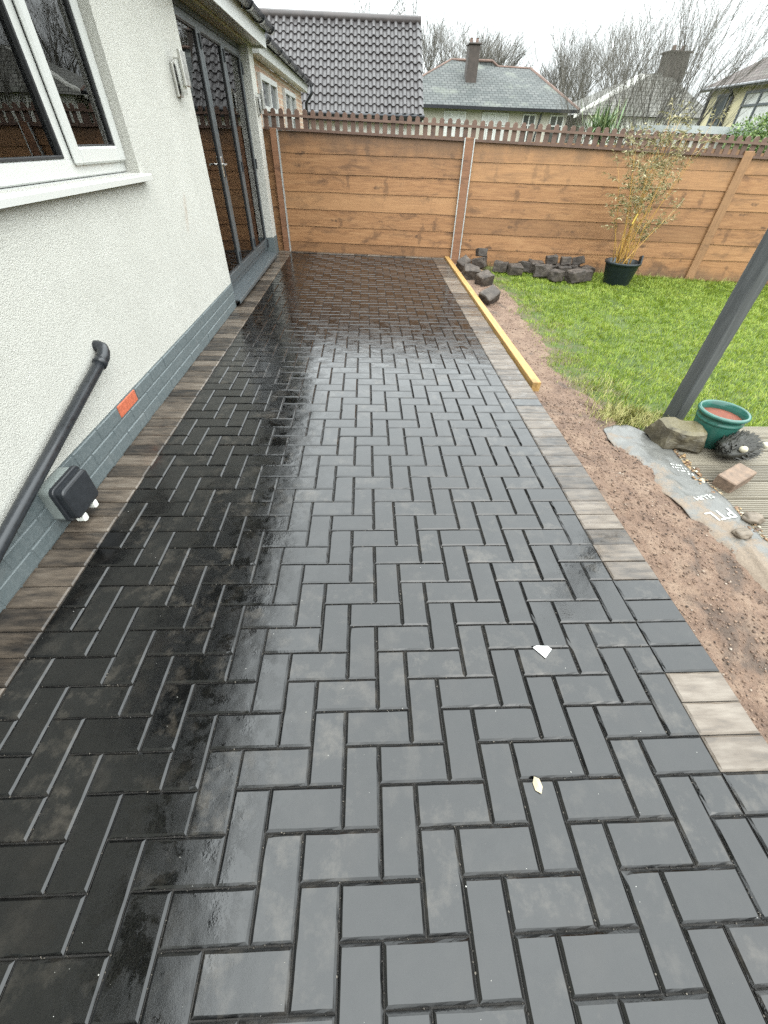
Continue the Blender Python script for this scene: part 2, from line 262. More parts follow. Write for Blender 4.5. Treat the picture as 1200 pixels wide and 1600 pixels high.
# ------------------------------------------------------------------ mesh helpers
class MB:
    def __init__(s): s.v = []; s.f = []; s.uv = None
    def box(s, x0, x1, y0, y1, z0, z1, mat=None):
        b = len(s.v); p = [(x, y, z) for z in (z0, z1) for y in (y0, y1) for x in (x0, x1)]
        if mat: p = [tuple(mat @ Vector(q)) for q in p]
        s.v += p; s.f += [tuple(b+i for i in q) for q in ((0, 2, 3, 1), (4, 5, 7, 6), (0, 1, 5, 4), (2, 6, 7, 3), (0, 4, 6, 2), (1, 3, 7, 5))]; return s
    def bev(s, x0, x1, y0, y1, z0, z1, c, mat=None):          # box with chamfered edges on every side
        b = len(s.v); P = []
        xs = (x0, x1); ys = (y0, y1); zs = (z0, z1)
        idx = {}
        for i in (0, 1):
            for j in (0, 1):
                for k in (0, 1):
                    sx, sy, sz = (1, -1)[i], (1, -1)[j], (1, -1)[k]
                    for ax in range(3):
                        q = [xs[i]+sx*c, ys[j]+sy*c, zs[k]+sz*c]; q[ax] = (xs[i], ys[j], zs[k])[ax]
                        idx[i, j, k, ax] = len(P); P.append(tuple(q))
        F = []
        for ax in range(3):
            for e in (0, 1):
                o = [a for a in range(3) if a != ax]; loop = []
                for a, bb in ((0, 0), (1, 0), (1, 1), (0, 1)):
                    key = [0, 0, 0]; key[ax] = e; key[o[0]] = a; key[o[1]] = bb; loop.append(idx[key[0], key[1], key[2], ax])
                F.append(loop)
        for ax in range(3):
            o = [a for a in range(3) if a != ax]
            for a in (0, 1):
                for bb in (0, 1):
                    k0 = [0, 0, 0]; k0[o[0]] = a; k0[o[1]] = bb; k1 = list(k0); k1[ax] = 1
                    F.append([idx[(*k0, o[0])], idx[(*k1, o[0])], idx[(*k1, o[1])], idx[(*k0, o[1])]])
        for i in (0, 1):
            for j in (0, 1):
                for k in (0, 1): F.append([idx[i, j, k, a] for a in range(3)])
        cen = Vector(((x0+x1)/2, (y0+y1)/2, (z0+z1)/2))
        for fl in F:
            q = [Vector(P[i]) for i in fl]; nrm = (q[1]-q[0]).cross(q[2]-q[0]); cc = sum(q, Vector())/len(q)
            if nrm.dot(cc-cen) < 0: fl.reverse()
        if mat: P = [tuple(mat @ Vector(q)) for q in P]
        s.v += P; s.f += [tuple(b+i for i in fl) for fl in F]; return s
    def tube(s, pts, rad, n=8, cap=True):
        pts = [Vector(p) for p in pts]; rad = rad if isinstance(rad, (list, tuple)) else [rad]*len(pts); rings = []; prev = None
        for i, p in enumerate(pts):
            t = (pts[min(i+1, len(pts)-1)]-pts[max(i-1, 0)]).normalized()
            a = Vector((0, 0, 1)) if abs(t.z) < .9 else Vector((1, 0, 0))
            if prev is None: u = t.cross(a).normalized()
            else: u = (prev - t*prev.dot(t)).normalized()
            prev = u; w = t.cross(u); b = len(s.v); rings.append(b)
            s.v += [tuple(p + (u*math.cos(2*math.pi*k/n) + w*math.sin(2*math.pi*k/n))*rad[i]) for k in range(n)]
        for a, b in zip(rings, rings[1:]):
            s.f += [(a+k, a+(k+1) % n, b+(k+1) % n, b+k) for k in range(n)]
        if cap: s.f += [tuple(rings[0]+k for k in range(n))[::-1], tuple(rings[-1]+k for k in range(n))]
        return s
    def lathe(s, prof, n=32, cx=0, cy=0):
        rings = []
        for r, z in prof:
            rings.append(len(s.v)); s.v += [(cx+r*math.cos(2*math.pi*k/n), cy+r*math.sin(2*math.pi*k/n), z) for k in range(n)]
        for a, b in zip(rings, rings[1:]): s.f += [(a+k, a+(k+1) % n, b+(k+1) % n, b+k) for k in range(n)]
        return s
    def poly(s, pts): b = len(s.v); s.v += [tuple(p) for p in pts]; s.f.append(tuple(range(b, b+len(pts)))); return s
    def prism(s, pts, off):                                   # closed extrusion of a planar polygon
        b = len(s.v); n = len(pts); off = Vector(off); s.v += [tuple(p) for p in pts] + [tuple(Vector(p)+off) for p in pts]
        s.f += [tuple(b+i for i in range(n))[::-1], tuple(b+n+i for i in range(n))] + [(b+i, b+(i+1) % n, b+n+(i+1) % n, b+n+i) for i in range(n)]; return s
    def ico(s, c, r, sc=(1, 1, 1), jit=.25, sub=0, seed=0):
        t = (1+5**.5)/2; V = [Vector(q).normalized() for q in ((-1, t, 0), (1, t, 0), (-1, -t, 0), (1, -t, 0), (0, -1, t), (0, 1, t), (0, -1, -t), (0, 1, -t), (t, 0, -1), (t, 0, 1), (-t, 0, -1), (-t, 0, 1))]
        F = [(0, 11, 5), (0, 5, 1), (0, 1, 7), (0, 7, 10), (0, 10, 11), (1, 5, 9), (5, 11, 4), (11, 10, 2), (10, 7, 6), (7, 1, 8), (3, 9, 4), (3, 4, 2), (3, 2, 6), (3, 6, 8), (3, 8, 9), (4, 9, 5), (2, 4, 11), (6, 2, 10), (8, 6, 7), (9, 8, 1)]
        for _ in range(sub):
            cache = {}; G = []
            def mid(a, b):
                k = (min(a, b), max(a, b))
                if k not in cache: cache[k] = len(V); V.append(((V[a]+V[b])/2).normalized())
                return cache[k]
            for a, b2, c2 in F: x, y, z = mid(a, b2), mid(b2, c2), mid(c2, a); G += [(a, x, z), (b2, y, x), (c2, z, y), (x, y, z)]
            F = G
        b = len(s.v); c = Vector(c)
        for q in V:
            k = r*(1+jit*noise.noise(q*1.7+Vector((seed*3.1, seed*1.7, seed)))*1.6) if sub else r*(1+random.uniform(-jit, jit))
            s.v.append(tuple(c+Vector((q.x*sc[0], q.y*sc[1], q.z*sc[2]))*k))
        s.f += [tuple(b+i for i in f) for f in F]; return s
    def mesh(s, name, mat, smooth=False, uvplane=False):
        me = bpy.data.meshes.new(name); me.from_pydata(s.v, [], s.f); me.materials.append(M[mat])
        if smooth: me.polygons.foreach_set('use_smooth', [True]*len(me.polygons))
        if uvplane:                                           # metric UVs on each face: u level, v up the slope
            uv = me.uv_layers.new(name='UVMap')
            for p in me.polygons:
                nn = p.normal; u = Vector((-nn.y, nn.x, 0)); u = u.normalized() if u.length > 1e-4 else Vector((1, 0, 0)); w = nn.cross(u)
                for li in p.loop_indices:
                    co = me.vertices[me.loops[li].vertex_index].co; uv.data[li].uv = (co.dot(u), co.dot(w))
        me.update(); return me
def link(name, me, parent=None, loc=None, rot=None):
    o = bpy.data.objects.new(name, me); COL.objects.link(o)
    if parent: o.parent = parent
    if loc is not None: o.location = loc
    if rot is not None: o.rotation_euler = rot
    return o
def tag(o, label=None, cat=None, group=None, kind=None):
    for k, v in (('label', label), ('category', cat), ('group', group), ('kind', kind)):
        if v: o[k] = v
    return o
def thing(name, loc, label, cat, group=None): return tag(link(name, None, None, loc), label, cat, group)
def part(mb, name, mat, parent, smooth=False, uvplane=False): # mesh given in world coordinates, stored relative to the parent chain
    off = Vector(); p = parent
    while p: off += p.location; p = p.parent
    mb.v = [tuple(Vector(q)-off) for q in mb.v]
    return link(name, mb.mesh(name, mat, smooth, uvplane), parent)
def fastmesh(name, V, F, mat, kind='stuff'):
    V = np.asarray(V, np.float32); F = np.asarray(F, np.int32); me = bpy.data.meshes.new(name); k = F.shape[1]
    me.vertices.add(len(V)); me.vertices.foreach_set('co', V.ravel()); me.loops.add(F.size); me.loops.foreach_set('vertex_index', F.ravel())
    me.polygons.add(len(F)); me.polygons.foreach_set('loop_start', np.arange(0, F.size, k, dtype=np.int32)); me.polygons.foreach_set('loop_total', np.full(len(F), k, np.int32))
    me.materials.append(M[mat]); me.update(calc_edges=True); return me
def inframe(x, y, z, pad=0):
    q = Vector((x, y, z))-CAM; d = q.dot(fw)
    if d < .05: return False
    px = 600+623.24*q.dot(r_)/d; py = 800+623.24*q.dot(d_)/d
    return -pad < px < 1200+pad and -pad < py < 1600+pad

# ------------------------------------------------------------------ ground sheets
mb = MB(); mb.poly([(-300, -300, -.42), (300, -300, -.42), (300, 300, -.42), (-300, 300, -.42)])
tag(link('ground', mb.mesh('ground', 'garden_ground')), 'damp garden ground beyond the fence', kind='structure')
def gz(x, y): return -.050 - .0215*max(0, x-1.5)
def edge_x(y): return 1.93 + .07*math.sin(y*1.7+.6) + .05*math.sin(y*4.3) + (.10 if y > 4.6 else 0)*min(1, (y-4.6)) if y > 1.6 else 1.95
xs = np.concatenate([np.linspace(1.52, 2.6, 70), np.linspace(2.7, 9.5, 40)]); ys = np.linspace(1.4, 6.9, 130)
V = []; 
for y in ys:
    for x in xs: V.append((x, y, gz(x, y)-.012 + .012*noise.noise(Vector((x*2.1, y*2.1, 0))) + .006*noise.noise(Vector((x*9, y*9, 3)))))
F = [(j*len(xs)+i, j*len(xs)+i+1, (j+1)*len(xs)+i+1, (j+1)*len(xs)+i) for j in range(len(ys)-1) for i in range(len(xs)-1)]
tag(link('lawn', fastmesh('lawn', V, F, 'lawn')), 'bright green lawn running up to the wooden fence', kind='structure')
xs = np.linspace(1.502, 2.36, 110); ys = np.linspace(-1.6, 6.5, 620); V = []
for y in ys:
    for x in xs:
        h = .018*noise.noise(Vector((x*3.3, y*3.3, 7))) + .011*noise.noise(Vector((x*11, y*11, 1))) + .006*noise.noise(Vector((x*31, y*31, 2))) + .0035*noise.noise(Vector((x*75, y*75, 5)))
        fade = (x-edge_x(y)-.06*noise.noise(Vector((x*9, y*7, 4))))/.22 if y > 1.58 else (x-2.20)/.02
        V.append((x, y, gz(x, y) + .004 + h - .075*min(1, max(0, fade))))
F = [(j*len(xs)+i, j*len(xs)+i+1, (j+1)*len(xs)+i+1, (j+1)*len(xs)+i) for j in range(len(ys)-1) for i in range(len(xs)-1)]
so = link('soil', fastmesh('soil', V, F, 'soil')); tag(so, 'strip of bare reddish soil between the patio edge and the lawn', kind='structure')
so.data.polygons.foreach_set('use_smooth', [True]*len(so.data.polygons))

# ------------------------------------------------------------------ patio of block paving
FA = Vector((-1.111, 6.837, 0)); FD = Vector((1.556+1.111, 6.556-6.837, 0)).normalized(); FN = Vector((FD.y, -FD.x, 0))   # fence line, FN points to the camera side
FROT = math.atan2(FD.y, FD.x)
def fence_y(x): return FA.y + (x-FA.x)*FD.y/FD.x
mb = MB(); mb.box(-1.1, 1.499, -1.6, 6.80, -.12, -.0085)
patio = tag(link('patio', mb.mesh('patio', 'joint_sand')), 'wet block paved patio laid in herringbone beside the house', kind='structure')
G = .0016; CH = .0062; CD = .0049
def block(lx, ly, h=.06, g=G):
    b = MB(); x, y = lx/2-g, ly/2-g
    b.v = [(-x, -y, -h), (x, -y, -h), (x, y, -h), (-x, y, -h), (-x, -y, -CD), (x, -y, -CD), (x, y, -CD), (-x, y, -CD), (-x+CH, -y+CH, 0), (x-CH, -y+CH, 0), (x-CH, y-CH, 0), (-x+CH, y-CH, 0)]
    b.f = [(8, 9, 10, 11)] + [(i, (i+1) % 4, 4+(i+1) % 4, 4+i) for i in range(4)] + [(4+i, 4+(i+1) % 4, 8+(i+1) % 4, 8+i) for i in range(4)]
    return b
def rough_edged(lx, ly, seed, mat, h=.06, g=G):
    rs = random.Random(seed); x, y = lx/2-g, ly/2-g; n = {.2: 7, .1: 4}; base = []
    cs = [(-x, -y), (x, -y), (x, y), (-x, y)]
    for k in range(4):
        p, q = Vector(cs[k]+(0,)), Vector(cs[(k+1) % 4]+(0,)); m_ = n[round((lx, ly)[k % 2], 1)]
        for i in range(m_): base.append((p.lerp(q, i/m_), i == 0))
    b = MB(); N = len(base)
    for ring_ in range(3):
        for p, corner in base:
            sx, sy = (1 if p.x < 0 else -1), (1 if p.y < 0 else -1); ax, ay = abs(abs(p.x)-x) < 1e-6, abs(abs(p.y)-y) < 1e-6
            jit = rs.gauss(0, .0003); chip = rs.uniform(.0010, .003) if rs.random() < .035 else 0
            if ring_ == 0: b.v.append((p.x, p.y, -h))
            elif ring_ == 1: b.v.append((p.x+sx*ax*abs(jit), p.y+sy*ay*abs(jit), -CD+rs.gauss(0, .0002)))
            else: c_ = CH+jit+chip; b.v.append((p.x+sx*ax*c_, p.y+sy*ay*c_, -rs.random()*.0001))
    b.f = [tuple(range(2*N, 3*N))] + [(r*N+i, r*N+(i+1) % N, (r+1)*N+(i+1) % N, (r+1)*N+i) for r in (0, 1) for i in range(N)]
    return b.mesh('paver', mat)
blocks = []
for j in range(-15, 67):                                      # row j covers y = j*.1 .. (j+1)*.1
    v = -(j+1)
    for u in range(-9, 13):
        k = (u-v) % 4; y = j*.1
        if k == 0: blocks.append((u*.1+.1, y+.05, .2, .1) if u < 12 else (u*.1+.05, y+.05, .1, .1))
        elif k == 1 and u == -9: blocks.append((u*.1+.05, y+.05, .1, .1))
        elif k == 3: blocks.append((u*.1+.05, y, .1, .2) if j > -15 else (u*.1+.05, y+.05, .1, .1))
        elif k == 2 and j == 66: blocks.append((u*.1+.05, y+.05, .1, .1))
blocks = [b for b in blocks if b[1]-b[3]/2 < fence_y(b[0])-.005]
shared = {(lx, ly): [rough_edged(lx, ly, 17*k+int(lx*100), 'paver') for k in range(9)] for lx, ly in ((.2, .1), (.1, .2), (.1, .1))}
vis = sorted([b for b in blocks if inframe(b[0], b[1], 0, 40)], key=lambda b: (Vector((b[0], b[1], 0))-CAM).length)
near = set(vis[:300]); far = MB()
for b in blocks:
    tilt = (random.gauss(0, .0032), random.gauss(0, .0032), random.gauss(0, .002)); dz = random.gauss(0, .0006)
    if b in near: link('paver', random.choice(shared[b[2], b[3]]), patio, (b[0], b[1], dz), tilt)
    else:
        q = block(b[2], b[3]); mt = Matrix.Translation((b[0], b[1], dz)) @ Matrix.Rotation(tilt[0], 4, 'X') @ Matrix.Rotation(tilt[1], 4, 'Y'); n0 = len(far.v)
        far.v += [tuple(mt @ Vector(p)) for p in q.v]; far.f += [tuple(n0+i for i in f) for f in q.f]
joint_pts = [(b[0]+random.choice((-.5, .5))*b[2], b[1]+random.uniform(-.5, .5)*b[3]) if random.random() < .5 else (b[0]+random.uniform(-.5, .5)*b[2], b[1]+random.choice((-.5, .5))*b[3]) for b in near for _ in range(26)]
tag(link('paver_field', far.mesh('paver_field', 'paver_far'), patio), kind='stuff')
bme, bme_pale, bme_dark = ([rough_edged(.2, .1, 40+k, q) for k in range(5)] for q in ('border', 'border_pale', 'paver'))
for q in bme+bme_pale+bme_dark: q.name = 'border_paver'
for side, cx in ((-1, -1.0), (1, 1.4)):
    for j in range(-15, 68):
        y = j*.1+.05
        if y > fence_y(cx)-.06: continue
        bm_ = bme
        if side > 0: bm_ = bme_dark if (-.10 < y < .30 or y < -.40 or abs(y-1.85) < .06) else (bme_pale if -.40 < y < -.10 or random.random() < .45 else bme)
        link('border_paver', random.choice(bm_), patio, (cx+random.gauss(0, .0012), y, random.gauss(.001, .0008)), (random.gauss(0, .004), random.gauss(0, .003), random.gauss(0, .003)))
for k in range(13):                                           # single course along the foot of the fence
    p = FA + FD*(.12+k*.2) + FN*.075
    link('border_paver', random.choice(bme), patio, (p.x, p.y, .009), (0, 0, FROT))

# ------------------------------------------------------------------ the rendered house
house = thing('house', (-1.1, 3.0, 0), 'white rendered house with grey painted brick plinth along the patio', 'house')
WX = -1.1; WY0, WY1 = .15, 2.53; WZ0, WZ1 = 1.14, 2.02; DY0, DY1 = 3.90, 6.45; HE = 6.72; HS = -4.0; PT = .225
mb = MB(); t = WX-.28
mb.box(t, WX, HS, WY0, PT, 2.12); mb.box(t, WX, WY0, WY1, PT, WZ0); mb.box(t, WX, WY0, WY1, WZ1, 2.12); mb.box(t, WX, WY1, DY0, PT, 2.12)
mb.box(t, WX, DY0, DY1, 2.098, 2.12); mb.box(t, WX, DY1, HE, PT, 2.12); mb.box(-5.2, t, HE-.28, HE, -.2, 2.12); mb.box(-5.2, t, HS, HS+.28, -.2, 2.12); mb.box(-5.2, -4.95, HS+.28, HE-.28, -.2, 2.12)
wall = part(mb, 'wall', 'render', house)
mb = MB(); mb.box(t, WX+.0065, HS, DY0-.002, -.2, PT-.002); mb.box(t, WX+.0065, DY1+.002, HE-.002, -.2, PT-.002)
plinth = part(mb, 'plinth', 'painted_brick', house)
bm_full = MB().bev(-.05, .012, -.1085, .1085, -.0335, .0335, .004).mesh('brick', 'painted_brick'); bm_bare = MB().bev(-.05, .0125, -.1085, .1085, -.0335, .0335, .004).mesh('brick', 'bare_brick')
for c in range(3):
    z = .0375 + c*.075; off = .0 if c % 2 else .1125
    y = -1.6 + off
    while y < DY0-.13:
        bare = c == 2 and abs(y-1.49) < .115
        link('brick', bm_bare if bare else bm_full, plinth, Vector((WX-.002+random.gauss(0, .0012), y, z))-house.location, (random.gauss(0, .004), 0, random.gauss(0, .004)))
        y += .225
    part(MB().bev(WX-.05, WX+.009, y-.1085, DY0-.003, z-.0335, z+.0335, .004), 'brick', 'painted_brick', plinth) if DY0-y+.1 > .04 else None
    part(MB().bev(WX-.05, WX+.009, DY1+.003, DY1+.148, z-.0335, z+.0335, .004), 'brick', 'painted_brick', plinth)
    part(MB().bev(WX-.05, WX+.009, DY1+.156, HE-.001, z-.0335, z+.0335, .004), 'brick', 'painted_brick', plinth)
# room behind the glass
mb = MB(); mb.box(-4.9, t-.002, HS+.3, HE-.3, .06, .10); mb.box(-4.9, -4.8, HS+.3, HE-.3, .1, 2.1); mb.box(-4.9, t-.002, HS+.3, HE-.3, 2.10, 2.14); mb.box(-4.8, t-.002, 2.9, 3.0, .1, 2.1)
part(mb, 'interior', 'interior', house)
# kitchen window
FX = WX-.07
def ring(mb, x0, x1, y0, y1, z0, z1, w, c=.006, wb=None):
    wb = wb or w
    mb.bev(x0, x1, y0, y0+w, z0, z1, c); mb.bev(x0, x1, y1-w, y1, z0, z1, c); mb.bev(x0, x1, y0+w-.001, y1-w+.001, z0, z0+wb, c); mb.bev(x0, x1, y0+w-.001, y1-w+.001, z1-w, z1, c)
mb = MB(); ring(mb, FX-.07, FX-.004, WY0+.004, WY1-.004, WZ0+.004, WZ1-.004, .055, wb=.075); mb.bev(FX-.069, FX-.004, 1.90, 1.975, WZ0+.07, WZ1-.05, .006); mb.bev(FX-.069, FX-.004, .9, .96, WZ0+.07, WZ1-.05, .006)
window = part(mb, 'window', 'upvc', house); window['label'] = 'white plastic kitchen window with an opening sash on its right'
mb = MB(); ring(mb, FX-.002, FX+.020, 1.965, WY1-.012, WZ0+.052, WZ1-.02, .068, .009); part(mb, 'sash', 'upvc', window)
mb = MB(); ring(mb, FX-.03, FX-.001, .957, 1.908, WZ0+.079, WZ1-.05, .012, .003); ring(mb, FX-.02, FX+.004, 2.03, WY1-.076, WZ0+.117, WZ1-.085, .010, .003); part(mb, 'gasket', 'rubber', window)
part(MB().box(FX-.026, FX-.022, .965, 1.9, WZ0+.08, WZ1-.05), 'pane', 'glass', window); part(MB().box(FX-.012, FX-.008, 2.03, WY1-.078, WZ0+.118, WZ1-.085), 'pane', 'glass', window); part(MB().box(FX-.026, FX-.022, .21, .895, WZ0+.08, WZ1-.05), 'pane', 'glass', window)
part(MB().prism([(FX-.06, WY0-.03, WZ0-.012), (FX-.06, WY0-.03, WZ0+.003), (WX+.045, WY0-.03, WZ0-.004), (WX+.050, WY0-.03, WZ0-.010), (WX+.050, WY0-.03, WZ0-.034), (WX+.042, WY0-.03, WZ0-.036), (WX+.002, WY0-.03, WZ0-.03)], (0, WY1+.07-WY0, 0)), 'sill', 'upvc', window)
# folding door
DX = WX-.10
mb = MB(); ring(mb, DX-.075, DX, DY0+.003, DY1-.003, .085, 2.096, .045, .004)
door = part(mb, 'folding_door', 'anthracite', house); door['label'] = 'anthracite folding door of three tall glazed leaves'
LW = (DY1-DY0-.10)/3
for i in range(3):
    y0 = DY0+.05+i*LW; y1 = y0+LW-.006
    mb = MB(); ring(mb, DX-.06, DX+.012, y0, y1, .135, 2.045, .062, .007, wb=.085); part(mb, 'door_leaf', 'anthracite', door)
    mb = MB(); ring(mb, DX-.02, DX+.008, y0+.060, y1-.060, .218, 1.985, .010, .002); part(mb, 'gasket', 'rubber', door)
    part(MB().box(DX-.012, DX-.006, y0+.066, y1-.066, .224, 1.979), 'pane', 'glass', door)
    for z in ((.30, 1.05, 1.92) if i else ()): part(MB().tube([(DX+.018, y0-.003, z-.045), (DX+.018, y0-.003, z+.045)], .0105, 10), 'hinge', 'black_plastic', door)
for z in (.16, 1.05, 1.9): part(MB().tube([(DX+.018, DY1-.052, z-.05), (DX+.018, DY1-.052, z+.05)], .011, 10), 'hinge', 'black_plastic', door)
mb = MB(); hy = DY0+.05+LW-.035; mb.tube([(DX+.01, hy, 1.1), (DX+.055, hy, 1.1), (DX+.062, hy-.02, 1.1), (DX+.062, hy-.12, 1.1)], .009, 8); mb.bev(DX+.008, DX+.02, hy-.017, hy+.017, 1.0, 1.16, .004); part(mb, 'handle', 'chrome', door)
part(MB().prism([(DX-.07, DY0-.01, .02), (DX-.07, DY0-.01, .084), (DX+.02, DY0-.01, .084), (WX+.055, DY0-.01, .066), (WX+.060, DY0-.01, .060), (WX+.060, DY0-.01, .034), (WX+.052, DY0-.01, .034), (WX+.052, DY0-.01, .056), (WX+.004, DY0-.01, .060), (WX+.004, DY0-.01, .02)], (0, DY1-DY0-.16, 0)), 'threshold', 'anthracite', door)
# eaves
EX = WX+.16
part(MB().box(WX-.2, EX-.022, HS, HE+.05, 2.125, 2.14), 'soffit', 'fascia_white', house)
part(MB().bev(EX-.02, EX, HS, HE+.10, 2.105, 2.262, .003), 'fascia', 'fascia_white', house)
mb = MB(); mb.prism([(EX-.021, HE+.05, 2.106), (EX-.021, HE+.05, 2.26), (WX-.2, HE+.05, 2.39), (WX-.2, HE+.05, 2.106)], (0, .048, 0)); part(mb, 'box_end', 'fascia_white', house)
def gutter(name, parent, x, y0, y1, z, r=.055, step=.9):
    mb = MB(); n = 9; ring_ = []
    for y in (y0, y1):
        b = len(mb.v); ring_.append(b)
        for rr in (r, r-.006):
            for k in range(n): a = math.pi + math.pi*k/(n-1); mb.v.append((x+rr*math.cos(a), y, z+rr*math.sin(a)))
    a, b = ring_
    for k in range(n-1): mb.f += [(a+k, a+k+1, b+k+1, b+k), (a+n+k+1, a+n+k, b+n+k, b+n+k+1)]
    for e in (0, n-1): mb.f.append((a+e, b+e, b+n+e, a+n+e))
    for q in (a, b): mb.f += [tuple(q+k for k in range(n))]
    g = part(mb, name, 'gutter_plastic', parent, True)
    y = y1-.03
    while y > y0:
        m2_ = MB(); pts = [(x+(r+.006)*math.cos(math.pi+math.pi*k/10), y, z+(r+.006)*math.sin(math.pi+math.pi*k/10)) for k in range(11)]
        for k in range(10):
            p, q = Vector(pts[k]), Vector(pts[k+1]); o = (Vector((x, y, z))-p)*.15; o2 = (Vector((x, y, z))-q)*.15
            m2_.v += [tuple(p+Vector((0, -.03, 0))), tuple(q+Vector((0, -.03, 0))), tuple(q+Vector((0, .03, 0))), tuple(p+Vector((0, .03, 0)))]; nn = len(m2_.v); m2_.f.append((nn-4, nn-3, nn-2, nn-1))
            for yy in (-.03, .03): m2_.v += [tuple(p+Vector((0, yy, 0))), tuple(q+Vector((0, yy, 0))), tuple(q+o2+Vector((0, yy, 0))), tuple(p+o+Vector((0, yy, 0)))]; nn = len(m2_.v); m2_.f.append((nn-4, nn-3, nn-2, nn-1))
        m2_.box(x-r-.012, x-r+.004, y-.03, y+.03, z-r*.9, z+.01); part(m2_, 'gutter_bracket', 'gutter_plastic', g); y -= step
    return g
gutter('gutter', house, EX+.062, HS, HE+.14, 2.285, .056, .62)
part(MB().prism([(EX+.02, HS, 2.275), (EX+.02, HS, 2.30), (-3.2, HS, 3.6), (-5.4, HS, 2.4), (-5.4, HS, 2.3), (-3.2, HS, 3.45)], (0, HE+.06-HS, 0)), 'roof', 'dark_tiles', house, uvplane=True)
# wall lights: two offset steel shields with a white diffuser between them
for y, z, lab in ((3.58, 1.60, 'stainless steel wall light on the white wall left of the folding door'), (6.58, 1.60, 'small stainless wall light at the far end of the white house wall')):
    L = thing('wall_light', (WX, y, z), lab, 'wall light', 'stainless wall lights on the house')
    mb = MB(); mb.bev(WX+.001, WX+.022, y-.05, y+.05, z-.085, z+.085, .004); part(mb, 'back_shield', 'steel', L)
    part(MB().tube([(WX+.046, y, z-.07), (WX+.046, y, z+.10)], .024, 16), 'diffuser', 'diffuser', L, True)
    mb = MB(); mb.bev(WX+.070, WX+.092, y-.055, y+.055, z-.03, z+.145, .004); mb.box(WX+.02, WX+.072, y-.008, y+.008, z+.098, z+.112); mb.box(WX+.02, WX+.072, y-.008, y+.008, z-.02, z-.006); part(mb, 'front_shield', 'steel', L)
# waste pipe slanting down the wall
pipe = thing('waste_pipe', (WX, 1.40, .50), 'black plastic waste pipe slanting down across the white wall', 'pipe')
a = Vector((WX+.045, 1.385, .497)); b = Vector((WX+.045, -.75, -.06)); dd = (b-a).normalized()
mb = MB(); mb.tube([a+dd*.05, b], .0255, 20); part(mb, 'pipe', 'black_plastic', pipe, True)
mb = MB(); mb.tube([(WX-.01, 1.40, .522), (WX+.014, 1.40, .522), (WX+.032, 1.394, .518), (WX+.043, 1.376, .508), a+dd*.035, a+dd*.085], .0285, 20); mb.tube([a+dd*.066, a+dd*.094], .0315, 20); part(mb, 'elbow', 'black_plastic', pipe, True)
# weatherproof socket
sk = thing('outdoor_socket', (WX, .70, .135), 'black and grey weatherproof socket box with white clips on the plinth', 'socket')
def rbox(x0, x1, y0, y1, z0, z1, r, e):                      # box with rounded corners in the wall plane and a chamfered front
    m_ = MB(); P = []
    for ins, x in ((0, x0), (0, x1-e), (e*.35, x1-e*.35), (e, x1)):
        ring_ = []
        for cy, cz, a0 in ((y1-r, z1-r, 0), (y0+r, z1-r, 90), (y0+r, z0+r, 180), (y1-r, z0+r, 270)):
            for k in range(5): a_ = R(a0+k*22.5); ring_.append((x, cy+(r-ins)*math.cos(a_), cz+(r-ins)*math.sin(a_)))
        P.append(ring_)
    n_ = len(P[0]); m_.v = [q for g_ in P for q in g_]
    for i in range(3): m_.f += [(i*n_+k, i*n_+(k+1) % n_, (i+1)*n_+(k+1) % n_, (i+1)*n_+k) for k in range(n_)]
    m_.f += [tuple(3*n_+k for k in range(n_)), tuple(range(n_))[::-1]]; return m_
part(rbox(WX+.006, WX+.062, .600, .790, .062, .228, .022, .006), 'back_box', 'grey_plastic', sk)
mb = MB()
for k in range(4): mb.bev(WX+.050, WX+.070, .625+k*.038, .650+k*.038, .215, .2315, .002)
part(mb, 'hinge_tabs', 'grey_plastic', sk)
mb = rbox(WX+.060, WX+.078, .594, .796, .056, .234, .024, .004); q = rbox(WX+.076, WX+.112, .604, .786, .066, .222, .022, .010); n0 = len(mb.v); mb.v += q.v; mb.f += [tuple(n0+i for i in f) for f in q.f]; part(mb, 'cover', 'black_plastic', sk)
for y in (.645, .735): part(rbox(WX+.070, WX+.108, y-.015, y+.015, .030, .072, .010, .006), 'clip', 'white_plastic', sk)

